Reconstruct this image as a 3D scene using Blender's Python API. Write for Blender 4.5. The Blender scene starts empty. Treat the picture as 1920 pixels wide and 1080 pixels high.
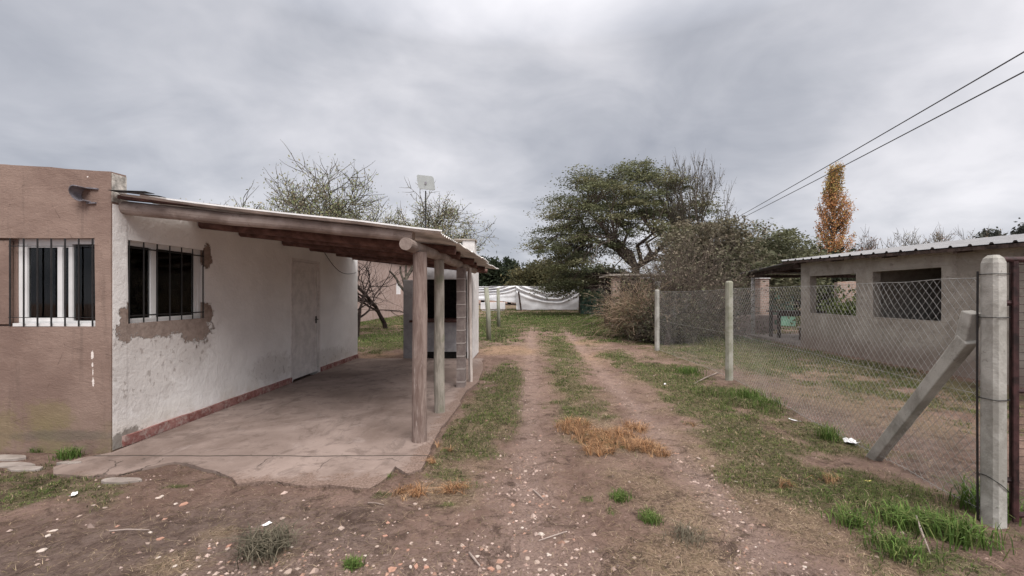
import bpy, math, random
import numpy as np
from mathutils import Vector, noise, Matrix
R = math.radians
rnd = random.Random(7)
S = bpy.context.scene
C = S.collection

# ------------------------------------------------------------------ camera
CH, F = 1.45, 800.0           # eye height, focal length in 1920-wide pixels
cam = bpy.data.cameras.new("camera"); cam.lens = F/1920*36; cam.sensor_width = 36
cam.shift_x = -28/1920; cam.shift_y = 13/1920; cam.clip_end = 3000; cam.clip_start = .05
co = bpy.data.objects.new("camera", cam); co.location = (0, 0, CH); co.rotation_euler = (R(90), 0, 0)
C.objects.link(co); S.camera = co
def at(px, py, Y): return ((px-988)*Y/F, Y, CH-(py-553)*Y/F)
def gp(px, py):
    Y = CH*F/(py-553); return ((px-988)*Y/F, Y)

# ------------------------------------------------------------------ world and sun
SUN_EL, SUN_AZ = 50, 150
w = bpy.data.worlds.new("World"); S.world = w; w.use_nodes = True
nt = w.node_tree; N = nt.nodes; L = nt.links; N.clear()
def wn(t, **k):
    n = N.new(t)
    for a, b in k.items(): setattr(n, a, b)
    return n
out = wn('ShaderNodeOutputWorld'); bg = wn('ShaderNodeBackground'); bg.inputs[1].default_value = .1
L.new(bg.outputs[0], out.inputs[0])
sky = wn('ShaderNodeTexSky', sky_type='NISHITA', sun_disc=False, sun_elevation=R(SUN_EL), sun_rotation=R(SUN_AZ))
tc = wn('ShaderNodeTexCoord'); sep = wn('ShaderNodeSeparateXYZ'); L.new(tc.outputs['Generated'], sep.inputs[0])
def wm(op, a, b=None, c=None):
    m = wn('ShaderNodeMath', operation=op)
    for i, v in enumerate((a, b, c)):
        if v is None: continue
        if isinstance(v, (int, float)): m.inputs[i].default_value = v
        else: L.new(v, m.inputs[i])
    return m.outputs[0]
zc = wm('MAXIMUM', sep.outputs[2], 0)
den = wm('ADD', zc, .34)
cb = wn('ShaderNodeCombineXYZ'); L.new(wm('DIVIDE', sep.outputs[0], den), cb.inputs[0]); L.new(wm('DIVIDE', sep.outputs[1], den), cb.inputs[1])
cb.inputs[2].default_value = 3.1
def wnoise(sc, det, rough, dist, scale=(1, 1, 1), off=(0, 0, 0)):
    mp = wn('ShaderNodeMapping'); mp.inputs['Scale'].default_value = scale; mp.inputs['Location'].default_value = off
    L.new(cb.outputs[0], mp.inputs[0])
    n = wn('ShaderNodeTexNoise'); n.inputs['Scale'].default_value = sc; n.inputs['Detail'].default_value = det
    n.inputs['Roughness'].default_value = rough; n.inputs['Distortion'].default_value = dist
    L.new(mp.outputs[0], n.inputs['Vector']); return n.outputs[0]
n1 = wnoise(1.1, 5, .5, .4, (1, 1, 1), (2.3, 5.2, 0)); n2 = wnoise(3.4, 6, .55, .5, (.8, 1, 1), (7, 1, 0))
mixv = wm('ADD', wm('MULTIPLY', n1, .8), wm('MULTIPLY', n2, .28))
# broad bright openings in the cloud deck
def lobe(d, p, a):
    v = Vector(d).normalized()
    dp = wn('ShaderNodeVectorMath', operation='DOT_PRODUCT'); L.new(tc.outputs['Generated'], dp.inputs[0]); dp.inputs[1].default_value = v
    return wm('MULTIPLY', wm('POWER', wm('MAXIMUM', dp.outputs['Value'], 0), p), a)
def pd(px, py): return ((px-988)/F, 1, -(py-553)/F)
lob = wm('ADD', wm('ADD', lobe(pd(880, 240), 45, .08), lobe(pd(1680, 330), 30, .10)), wm('ADD', lobe(pd(1040, 60), 60, .05), lobe(pd(1400, 170), 40, -.10)))
lob = wm('ADD', lob, lobe(pd(200, 60), 20, -.05))
lob = wm('ADD', lob, lobe(pd(420, 300), 14, -.07))
mixv = wm('ADD', mixv, lob)
cr = wn('ShaderNodeValToRGB'); L.new(mixv, cr.inputs[0])
e = cr.color_ramp.elements
e[0].position = .33; e[0].color = (.295, .315, .37, 1); e[1].position = .72; e[1].color = (.88, .865, .90, 1)
m = e.new(.5); m.color = (.52, .53, .58, 1)
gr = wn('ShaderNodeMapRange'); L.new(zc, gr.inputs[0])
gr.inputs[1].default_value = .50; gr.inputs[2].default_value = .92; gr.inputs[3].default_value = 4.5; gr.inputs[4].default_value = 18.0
hz = wn('ShaderNodeMapRange'); L.new(zc, hz.inputs[0])
hz.inputs[1].default_value = .0; hz.inputs[2].default_value = .22; hz.inputs[3].default_value = 1.14; hz.inputs[4].default_value = 1.0
wz = wn('ShaderNodeMapRange'); L.new(zc, wz.inputs[0]); wz.inputs[1].default_value = .52; wz.inputs[2].default_value = .8
wmx = wn('ShaderNodeMixRGB'); L.new(wz.outputs[0], wmx.inputs[0]); L.new(cr.outputs[0], wmx.inputs[1]); wmx.inputs[2].default_value = (.60, .555, .52, 1)
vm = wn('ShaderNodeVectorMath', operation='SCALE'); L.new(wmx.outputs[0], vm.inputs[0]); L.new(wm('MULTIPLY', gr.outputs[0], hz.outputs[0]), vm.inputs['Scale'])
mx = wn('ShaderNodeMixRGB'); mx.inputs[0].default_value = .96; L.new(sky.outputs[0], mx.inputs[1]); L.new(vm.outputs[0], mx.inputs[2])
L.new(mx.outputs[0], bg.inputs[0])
sun = bpy.data.lights.new("sun", 'SUN'); sun.energy = 1.45; sun.angle = R(35); sun.color = (1, .965, .93)
so = bpy.data.objects.new("sun", sun); C.objects.link(so)
az = R(SUN_AZ); sd = Vector((math.sin(az)*math.cos(R(SUN_EL)), math.cos(az)*math.cos(R(SUN_EL)), math.sin(R(SUN_EL))))
so.rotation_euler = sd.to_track_quat('Z', 'Y').to_euler(); so.location = (0, -5, 20)
S.view_settings.view_transform = 'Standard'; S.view_settings.look = 'None'; S.view_settings.exposure = 1.15; S.view_settings.gamma = 1
S.cycles.max_bounces = 6; S.cycles.diffuse_bounces = 4; S.cycles.transparent_max_bounces = 12
try: S.cycles.use_denoising = True
except Exception: pass

# ------------------------------------------------------------------ materials
class NT:
    """small helper round a material's node tree"""
    def __init__(s, name, rough=.85, spec=.3, metal=0):
        s.m = bpy.data.materials.new(name); s.m.use_nodes = True; s.t = s.m.node_tree
        s.b = s.t.nodes['Principled BSDF']; s.b.inputs['Roughness'].default_value = rough
        s.b.inputs['Metallic'].default_value = metal; s.b.inputs['Specular IOR Level'].default_value = spec
        s._tc = None; s.h = None
    def n(s, t, **k):
        x = s.t.nodes.new(t)
        for a, b in k.items(): setattr(x, a, b)
        return x
    def l(s, a, b): s.t.links.new(a, b)
    def tc(s, kind='Object'):
        if s._tc is None: s._tc = s.n('ShaderNodeNewGeometry') if kind == 'World' else s.n('ShaderNodeTexCoord')
        return s._tc.outputs['Position' if kind == 'World' else kind]
    def coord(s, scale=(1, 1, 1), loc=(0, 0, 0)):
        mp = s.n('ShaderNodeMapping'); mp.inputs['Scale'].default_value = scale; mp.inputs['Location'].default_value = loc
        s.l(s.tc(), mp.inputs[0]); return mp.outputs[0]
    def noise(s, sc, det=4, rough=.6, dist=0, scale=(1, 1, 1), loc=(0, 0, 0)):
        x = s.n('ShaderNodeTexNoise'); x.inputs['Scale'].default_value = sc; x.inputs['Detail'].default_value = det
        x.inputs['Roughness'].default_value = rough; x.inputs['Distortion'].default_value = dist
        s.l(s.coord(scale, loc), x.inputs['Vector']); return x.outputs[0]
    def voro(s, sc, feature='F1', scale=(1, 1, 1), out='Distance'):
        x = s.n('ShaderNodeTexVoronoi', feature=feature); x.inputs['Scale'].default_value = sc
        s.l(s.coord(scale), x.inputs['Vector']); return x.outputs[out]
    def math(s, op, a, b=None, c=None, clamp=False):
        x = s.n('ShaderNodeMath', operation=op, use_clamp=clamp)
        for i, v in enumerate((a, b, c)):
            if v is None: continue
            if isinstance(v, (int, float)): x.inputs[i].default_value = v
            else: s.l(v, x.inputs[i])
        return x.outputs[0]
    def ramp(s, v, a, b):
        x = s.n('ShaderNodeMapRange', interpolation_type='SMOOTHSTEP'); s.l(v, x.inputs[0])
        x.inputs[1].default_value = a; x.inputs[2].default_value = b; return x.outputs[0]
    def mix(s, f, a, b, mode='MIX'):
        x = s.n('ShaderNodeMixRGB', blend_type=mode)
        for i, v in ((0, f), (1, a), (2, b)):
            if isinstance(v, (int, float)): x.inputs[i].default_value = v
            elif isinstance(v, tuple): x.inputs[i].default_value = (*v, 1)
            else: s.l(v, x.inputs[i])
        return x.outputs[0]
    def attr(s, name, out='Color'):
        x = s.n('ShaderNodeAttribute', attribute_name=name); return x.outputs[out]
    def color(s, c):
        if isinstance(c, tuple): s.b.inputs['Base Color'].default_value = (*c, 1)
        else: s.l(c, s.b.inputs['Base Color'])
    def bump(s, h, dist=.01, strength=1):
        x = s.n('ShaderNodeBump'); x.inputs['Distance'].default_value = dist; x.inputs['Strength'].default_value = strength
        s.l(h, x.inputs['Height']); s.l(x.outputs[0], s.b.inputs['Normal'])
    def blobs(s, lst, nz, amp=1.2, edge=.12):
        """ragged stains: list of (centre, radii) ellipsoids in object space"""
        tot = None
        for c, r in lst:
            vm = s.n('ShaderNodeVectorMath', operation='SUBTRACT'); s.l(s.tc(), vm.inputs[0]); vm.inputs[1].default_value = c
            v2 = s.n('ShaderNodeVectorMath', operation='DIVIDE'); s.l(vm.outputs[0], v2.inputs[0]); v2.inputs[1].default_value = r
            v3 = s.n('ShaderNodeVectorMath', operation='LENGTH'); s.l(v2.outputs[0], v3.inputs[0])
            d = s.math('SUBTRACT', 1, v3.outputs['Value'])
            tot = d if tot is None else s.math('MAXIMUM', tot, d)
        v = s.math('ADD', tot, s.math('MULTIPLY', s.math('SUBTRACT', nz, .5), amp))
        return s.ramp(v, -edge, edge)

def simple(name, col, rough=.8, spec=.3, metal=0, var=.25, sc=8, bump=.004, bsc=40, scale=(1, 1, 1), dark=None):
    t = NT(name, rough, spec, metal)
    n = t.noise(sc, 6, .65, 0, scale)
    d = dark or tuple(c*(1-var*1.6) for c in col); b = tuple(min(1, c*(1+var)) for c in col)
    t.color(t.mix(t.ramp(n, .3, .7), d, b))
    if bump: t.bump(t.noise(bsc, 5, .7, 0, scale), bump, .8)
    return t.m
M = {}
# brown render
t = NT('brown_render', .9, .2)
big = t.noise(1.4, 6, .6, .4); fine = t.noise(26, 6, .7, .5, (1, 1, 2.4)); mid = t.noise(6, 5, .6, .8, (1, 1, 2))
c = t.mix(t.ramp(big, .3, .7), (.20, .137, .114), (.29, .21, .175))
c = t.mix(t.math('MULTIPLY', t.ramp(mid, .5, .75), .35), c, (.19, .125, .1))
c = t.mix(t.math('MULTIPLY', t.ramp(fine, .58, .75), .4), c, (.40, .30, .25))
drip = t.noise(5, 6, .7, .3, (1, 1, .12)); c = t.mix(t.math('MULTIPLY', t.ramp(drip, .56, .68), .35), c, (.125, .09, .075))
hv_ = t.voro(1.1, 'DISTANCE_TO_EDGE'); c = t.mix(t.math('MULTIPLY', t.math('MULTIPLY', t.math('SUBTRACT', 1, t.ramp(hv_, .0, .006)), t.ramp(mid, .5, .6)), .6), c, (.09, .06, .05))
sepx = t.n('ShaderNodeSeparateXYZ'); t.l(t.tc(), sepx.inputs[0])
low = t.math('MULTIPLY', t.math('SUBTRACT', 1, t.ramp(sepx.outputs[2], .0, .42)), t.ramp(t.noise(2.6, 5, .65, .5), .40, .62))
c = t.mix(t.math('MULTIPLY', low, .75), c, (.20, .175, .09))
g2 = t.blobs([((-4.45, 3.97, .33), (.22, .3, .12)), ((-5.0, 3.97, .2), (.3, .3, .2))], t.noise(14, 7, .75), 2.6, .4)
c = t.mix(t.math('MULTIPLY', g2, .38), c, (.20, .175, .07))
g3 = t.blobs([((-4.3, 3.97, .14), (.5, .3, .05))], t.noise(9, 5, .7), 1.4, .4)
c = t.mix(t.math('MULTIPLY', g3, .5), c, (.11, .1, .08))
pk = t.blobs([((-4.045, 3.97, .89), (.012, .3, .04)), ((-4.043, 3.97, .80), (.007, .3, .025)), ((-4.040, 3.97, .73), (.004, .3, .03)), ((-4.038, 3.97, .64), (.011, .3, .035)), ((-4.09, 3.97, 2.55), (.008, .3, .007))], t.noise(70, 4, .75), 2.6, .1)
c = t.mix(pk, c, (.75, .68, .64)); t.color(c)
t.bump(t.math('ADD', t.math('MULTIPLY', t.noise(3.2, 4, .45, .2, (1, 1, 1.6)), 1.8), t.math('MULTIPLY', fine, .5)), .016, .7)
M['brown'] = t.m
# white wall of the carport side
t = NT('old_white_paint', .85, .25)
big = t.noise(1.3, 6, .6, .3); fine = t.noise(30, 5, .7)
c = t.mix(t.ramp(big, .3, .7), (.72, .695, .68), (.84, .82, .805))
st = t.blobs([((-3.87, 4.45, .80), (.3, .75, .28)), ((-3.87, 4.3, .5), (.3, .4, .2)), ((-3.87, 6.5, .35), (.3, .5, .2)), ((-3.87, 8, .25), (.3, 1.2, .15))], t.noise(11, 6, .7, .6), 2.0, .3)
c = t.mix(t.math('MULTIPLY', st, .35), c, (.42, .37, .34))
dash = t.ramp(t.noise(17, 4, .6, .3, (1, 1, .7)), .58, .66)
c = t.mix(t.math('MULTIPLY', t.math('MULTIPLY', dash, st), .6), c, (.30, .26, .24))
sepx = t.n('ShaderNodeSeparateXYZ'); t.l(t.tc(), sepx.inputs[0])
low = t.math('SUBTRACT', 1, t.ramp(sepx.outputs[2], .02, .38))
c = t.mix(t.math('MULTIPLY', t.math('MULTIPLY', low, t.ramp(t.noise(3, 5, .65), .35, .65)), .5), c, (.50, .43, .33))
yz = t.noise(13, 6, .72, .6)
pat = t.blobs([((-3.87, 4.55, 1.11), (.6, .58, .10)), ((-3.87, 5.0, 1.06), (.6, .23, .17)), ((-3.87, 4.12, 1.16), (.6, .08, .18)),
               ((-3.87, 5.17, 1.22), (.6, .09, .13)), ((-3.87, 5.17, 1.92), (.6, .07, .15))], yz, 2.3, .1)
mudc = t.mix(t.ramp(t.noise(20, 4), .35, .65), (.20, .145, .118), (.29, .22, .185))
c = t.mix(pat, c, mudc)
halo = t.blobs([((-3.87, 4.55, 1.08), (.6, .7, .20)), ((-3.87, 5.0, 1.0), (.6, .33, .26))], yz, 1.7, .3)
c = t.mix(t.math('MULTIPLY', halo, .22), c, (.46, .40, .37))
cor = t.blobs([((-3.87, 4.12, .06), (.6, .20, .10))], t.noise(24, 5, .7), 1.8, .2)
c = t.mix(t.math('MULTIPLY', cor, .75), c, (.15, .13, .11))
t.color(c)
t.bump(t.math('ADD', t.math('ADD', t.math('MULTIPLY', fine, .35), t.math('MULTIPLY', pat, -.9)), t.noise(7, 5, .6, .4)), .015, .8)
M['white'] = t.m
# red skirting
t = NT('red_oxide', .85, .25)
n = t.noise(9, 6, .75, .3)
c = t.mix(t.ramp(n, .35, .7), (.20, .075, .065), (.36, .19, .17)); c = t.mix(t.math('MULTIPLY', t.ramp(t.noise(10, 6, .8), .48, .62), .75), c, (.42, .33, .30))
t.color(c); t.bump(n, .01, .6); M['red'] = t.m
# concrete slab
t = NT('weathered_concrete', .9, .2)
big = t.noise(.9, 7, .62, .5); mid = t.noise(4.5, 7, .7, .6); fine = t.noise(60, 4, .7)
c = t.mix(t.ramp(big, .32, .68), (.165, .122, .104), (.315, .248, .22))
c = t.mix(t.math('MULTIPLY', t.ramp(mid, .5, .66), .65), c, (.135, .10, .086))
c = t.mix(t.math('MULTIPLY', t.ramp(t.noise(2.0, 7, .75, 1.0, (1.6, .7, 1), (1, 8, 0)), .54, .64), .5), c, (.125, .095, .082))
c = t.mix(t.math('MULTIPLY', t.ramp(t.noise(3.1, 6, .7, .8, (1, 1, 1), (5, 2, 0)), .56, .7), .4), c, (.35, .29, .27))
c = t.mix(t.math('MULTIPLY', t.ramp(fine, .62, .7), .35), c, (.40, .34, .32))
sepx = t.n('ShaderNodeSeparateXYZ'); t.l(t.tc(), sepx.inputs[0])
wob = t.math('MULTIPLY', t.math('SUBTRACT', t.noise(2.2, 4), .5), .07)
def jl(pos, ax, wd):
    d = t.math('ABSOLUTE', t.math('ADD', t.math('SUBTRACT', sepx.outputs[ax], pos), wob))
    return t.math('SUBTRACT', 1, t.ramp(d, wd*.4, wd))
jt = jl(3.8, 1, .013)
dv = t.n('ShaderNodeTexVoronoi', feature='DISTANCE_TO_EDGE'); dv.inputs['Scale'].default_value = .95
vm = t.n('ShaderNodeVectorMath', operation='ADD'); nn = t.n('ShaderNodeTexNoise'); nn.inputs['Scale'].default_value = 3.5; nn.inputs['Detail'].default_value = 6
t.l(t.tc(), nn.inputs['Vector']); vs = t.n('ShaderNodeVectorMath', operation='SCALE'); t.l(nn.outputs['Color'], vs.inputs[0]); vs.inputs['Scale'].default_value = .4
t.l(t.tc(), vm.inputs[0]); t.l(vs.outputs[0], vm.inputs[1]); t.l(vm.outputs[0], dv.inputs['Vector'])
crk = t.math('MULTIPLY', t.math('SUBTRACT', 1, t.ramp(dv.outputs['Distance'], .001, .006)), t.ramp(t.noise(1.7, 3), .42, .55))
near = t.math('SUBTRACT', 1, t.ramp(sepx.outputs[1], 3.6, 4.0))
crk = t.math('MULTIPLY', crk, t.math('ADD', t.math('MULTIPLY', near, .85), .0))
lines = t.math('MAXIMUM', jt, crk)
edge = t.math('MAXIMUM', t.math('SUBTRACT', 1, t.ramp(sepx.outputs[1], 3.2, 3.75)), t.ramp(sepx.outputs[0], -1.25, -.9))
soil = t.ramp(t.math('ADD', t.math('MULTIPLY', edge, .45), t.noise(6, 8, .75, .5)), .74, .92)
c = t.mix(t.math('MULTIPLY', soil, .85), c, t.mix(t.ramp(fine, .4, .6), (.12, .082, .066), (.24, .17, .14)))
c = t.mix(t.math('MULTIPLY', lines, .85), c, (.055, .045, .038)); t.color(c)
t.bump(t.math('SUBTRACT', t.math('ADD', t.math('MULTIPLY', fine, .2), mid), t.math('MULTIPLY', lines, 1.2)), .012, .7)
M['slab'] = t.m
t = NT('grey_render', .9, .2)
n = t.noise(1.6, 7, .7, .5); v = t.noise(7, 6, .7); f = t.noise(45, 4, .7); sx = t.n('ShaderNodeSeparateXYZ'); t.l(t.tc(), sx.inputs[0])
c = t.mix(t.ramp(n, .35, .65), (.29, .255, .22), (.42, .38, .34)); c = t.mix(t.math('MULTIPLY', t.ramp(v, .52, .66), .45), c, (.17, .145, .125))
zz = t.math('ABSOLUTE', t.math('SUBTRACT', t.math('FRACT', t.math('DIVIDE', sx.outputs[2], .21)), .5)); jt_ = t.math('SUBTRACT', 1, t.ramp(zz, .01, .05))
c = t.mix(t.math('MULTIPLY', t.math('MULTIPLY', jt_, t.ramp(n, .45, .6)), .28), c, (.15, .13, .11))
low = t.math('SUBTRACT', 1, t.ramp(t.math('ADD', sx.outputs[2], t.math('MULTIPLY', t.math('SUBTRACT', v, .5), .5)), .15, .55)); c = t.mix(t.math('MULTIPLY', low, .55), c, (.20, .145, .125)); t.color(c)
t.bump(t.math('ADD', f, t.math('MULTIPLY', v, 1.5)), .008, .8); GREYWALL = t.m
# logs
t = NT('weathered_log', .8, .3)
gr_ = t.noise(5, 6, .65, .3, (.6, .6, .6)); st = t.noise(16, 5, .7, .2, (1, 1, 1))
c = t.mix(t.ramp(gr_, .35, .65), (.20, .155, .135), (.36, .30, .27)); c = t.mix(t.math('MULTIPLY', t.ramp(st, .58, .7), .5), c, (.09, .06, .052)); t.color(c)
t.bump(st, .008, .8); M['log'] = t.m
t = NT('dark_red_log', .75, .3)
n = t.noise(7, 6, .65, .3); t.color(t.mix(t.ramp(n, .35, .7), (.075, .038, .032), (.19, .105, .088))); t.bump(n, .006, .6); M['darklog'] = t.m
def vlog(name, a, b, c_, green=None):
    t = NT(name, .85, .25)
    n = t.noise(5, 6, .7, .6, (3, 3, .55)); n2 = t.noise(14, 6, .7, .4, (3, 3, .25))
    c = t.mix(t.ramp(n, .36, .64), a, b); c = t.mix(t.ramp(n2, .57, .7), c, c_)
    if green: c = t.mix(t.math('MULTIPLY', t.ramp(t.noise(3, 5), .5, .62), .7), c, green)
    t.color(c); t.bump(n2, .008, .8); return t.m
M['redpost'] = vlog('peeling_red_post', (.15, .105, .09), (.27, .21, .185), (.42, .36, .33))
M['greenpost'] = vlog('green_treated_post', (.20, .18, .15), (.33, .30, .26), (.41, .36, .31), (.16, .165, .11))
M['greypole'] = vlog('grey_green_pole', (.20, .205, .16), (.33, .33, .27), (.14, .13, .10))
M['palewood'] = vlog('pale_wood', (.38, .32, .29), (.60, .54, .50), (.25, .19, .17))
M['tin_under'] = simple('galvanised_sheet', (.60, .58, .56), .55, .5, .1, .25, 3, .002, 20)
M['edge_glint'] = simple('glinting_sheet_edge', (.82, .82, .82), .45, .5, .0, .08, 6, 0)
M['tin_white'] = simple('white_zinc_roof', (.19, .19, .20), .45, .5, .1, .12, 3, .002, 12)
M['alum'] = simple('white_aluminium', (.72, .72, .72), .4, .5, 0, .06, 3, 0)
M['iron'] = simple('black_iron', (.022, .02, .02), .5, .5, .3, .3, 20, 0)
M['maroon'] = simple('maroon_iron', (.045, .018, .018), .6, .4, .2, .5, 14, .002, 60)
M['zinc'] = simple('galvanised_wire', (.36, .36, .35), .5, .5, .4, .2, 9, 0)
M['cream'] = simple('cream_room_paint', (.35, .34, .33), .95, .1, 0, .1, 3, 0)
M['plainwhite'] = simple('plain_white', (.85, .86, .88), .4, .5, 0, .05, 3, 0)
M['door'] = simple('white_door_paint', (.66, .62, .60), .6, .35, 0, .10, 7, .003, 30)
def conc(name, a, b, sp, dk=.5, bsc=70):
    t = NT(name, .9, .2)
    n = t.noise(4, 6, .68, .4); f = t.noise(bsc, 4, .7); v = t.noise(22, 5, .7)
    c = t.mix(t.ramp(n, .35, .65), a, b); c = t.mix(t.math('MULTIPLY', t.ramp(v, .6, .7), dk), c, sp)
    t.color(c); t.bump(t.math('ADD', f, t.math('MULTIPLY', v, 1.5)), .004, .8); return t.m
M['postconc'] = conc('post_concrete', (.27, .26, .235), (.45, .44, .41), (.13, .12, .10), .7)
M['postmoss'] = conc('mossy_post_concrete', (.25, .25, .19), (.40, .39, .34), (.15, .16, .09), .6)
M['greywall'] = GREYWALL
M['block'] = conc('block_concrete', (.20, .17, .16), (.30, .265, .25), (.12, .1, .09), .4)
M['whiteplaster'] = conc('white_plaster', (.55, .53, .52), (.70, .68, .67), (.38, .34, .32), .4)
M['shadeplaster'] = conc('shaded_white_plaster', (.26, .25, .26), (.36, .35, .36), (.2, .18, .17), .4)  # white plaster darkened in colour for the shade under the roof
M['pinkwall'] = conc('pink_render', (.36, .27, .24), (.46, .36, .33), (.28, .2, .18), .4, 20)
M['nearblack'] = simple('near_black_matte', (.018, .016, .015), .95, .1, 0, .4, 12, .005, 40)  # near-black tone: sooty hearth, also shed back and outbuilding room
M['counter'] = simple('brown_counter', (.07, .03, .025), .6, .3, 0, .3, 12, .002)
t = NT('brick', .9, .2)
br = t.n('ShaderNodeTexBrick'); br.inputs['Scale'].default_value = 1; br.inputs['Brick Width'].default_value = .26; br.inputs['Row Height'].default_value = .075
br.inputs['Mortar Size'].default_value = .012; br.inputs['Color1'].default_value = (.36, .21, .16, 1); br.inputs['Color2'].default_value = (.28, .19, .155, 1); br.inputs['Mortar'].default_value = (.36, .32, .29, 1)
cx = t.n('ShaderNodeCombineXYZ'); sx = t.n('ShaderNodeSeparateXYZ'); t.l(t.tc(), sx.inputs[0])
t.l(t.math('ADD', sx.outputs[0], sx.outputs[1]), cx.inputs[0]); t.l(sx.outputs[2], cx.inputs[1]); t.l(cx.outputs[0], br.inputs['Vector'])
t.color(t.mix(t.math('MULTIPLY', t.noise(5, 5), .4), br.outputs['Color'], (.4, .34, .3))); M['brick'] = t.m
def blockmat():
    t = NT('block_courses', .9, .2)
    sx = t.n('ShaderNodeSeparateXYZ'); t.l(t.tc(), sx.inputs[0])
    z = t.math('FRACT', t.math('DIVIDE', sx.outputs[2], .2))
    j = t.math('SUBTRACT', 1, t.ramp(t.math('ABSOLUTE', t.math('SUBTRACT', z, .5)), .02, .07))
    n = t.noise(9, 6, .7); c = t.mix(t.ramp(n, .3, .7), (.15, .12, .112), (.25, .21, .195))
    c = t.mix(j, c, (.36, .32, .30)); t.color(c); t.bump(t.math('ADD', n, t.math('MULTIPLY', j, .6)), .012, .8); return t.m
M['blockcol'] = blockmat()
M['tarp'] = simple('white_tarp', (.74, .75, .78), .45, .4, 0, .1, 1.2, .01, 3)
M['greennet'] = simple('green_shade_net', (.075, .13, .10), .8, .2, 0, .45, 3, .01, 12)
M['greenbox'] = simple('pale_green_paint', (.19, .36, .27), .6, .3, 0, .15, 4, .002)
M['tealcloth'] = simple('teal_cloth', (.04, .22, .17), .8, .2, 0, .3, 5, .01, 8)
M['darkwood'] = simple('dark_wood', (.075, .052, .045), .8, .2, 0, .4, 9, .004, 40)
M['darktin'] = simple('dark_roof_sheet', (.035, .03, .03), .7, .3, 0, .4, 4, .003)
M['barkdark'] = simple('dark_bark', (.045, .033, .03), .9, .1, 0, .4, 9, .01, 30)
M['bark'] = simple('grey_bark', (.125, .10, .085), .9, .1, 0, .4, 8, .012, 25)
M['barkpale'] = simple('lichen_bark', (.125, .108, .088), .9, .1, 0, .4, 8, .008, 25)
M['antenna'] = simple('pale_grey_plastic', (.42, .45, .45), .5, .4, 0, .05, 3, 0)
M['plasticgrey'] = simple('dark_grey_plastic', (.20, .19, .215), .5, .5, 0, .25, 12, .002)
M['paper'] = simple('white_paper', (.78, .78, .80), .7, .2, 0, .05, 10, 0)
M['yellow'] = simple('yellow_wrapper', (.75, .68, .22), .6, .3, 0, .1, 10, 0)
M['stonepale'] = simple('pale_stone', (.40, .315, .27), .85, .2, 0, .18, 30, .002, 90)
M['stonewhite'] = simple('whitish_stone', (.52, .45, .40), .85, .2, 0, .12, 30, .002, 90)
M['terracotta'] = simple('terracotta_shard', (.42, .24, .18), .85, .2, 0, .18, 30, .002, 90)
M['flag'] = conc('flagstone', (.22, .185, .165), (.33, .29, .265), (.12, .11, .08), .5)
M['cable'] = simple('black_cable', (.06, .058, .06), .6, .3, 0, .1, 3, 0)
def attrmat(name, rough=.8, trans=0, spec=.2):
    t = NT(name, rough, spec); c = t.attr('Col'); t.color(c)
    if trans:
        tr = t.n('ShaderNodeBsdfTranslucent'); t.l(c, tr.inputs[0]); ms = t.n('ShaderNodeMixShader'); ms.inputs[0].default_value = trans
        o = t.t.nodes['Material Output']; t.l(t.b.outputs[0], ms.inputs[1]); t.l(tr.outputs[0], ms.inputs[2]); t.l(ms.outputs[0], o.inputs[0])
    return t.m
M['leaf'] = attrmat('leaves', .7, .3); M['blade'] = attrmat('grass_blades', .75, .25); M['chip'] = attrmat('gravel_chips', .9)
# window glass: part reflection, part view into the dark room
t = NT('window_glass', .03)
gl = t.n('ShaderNodeBsdfGlossy'); gl.inputs['Roughness'].default_value = .03; tp = t.n('ShaderNodeBsdfTransparent'); tp.inputs[0].default_value = (.85, .88, .88, 1)
fr = t.n('ShaderNodeFresnel'); fr.inputs[0].default_value = 1.5; ms = t.n('ShaderNodeMixShader'); t.l(fr.outputs[0], ms.inputs[0]); t.l(tp.outputs[0], ms.inputs[1]); t.l(gl.outputs[0], ms.inputs[2])
t.l(ms.outputs[0], t.t.nodes['Material Output'].inputs[0]); M['glass'] = t.m

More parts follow.
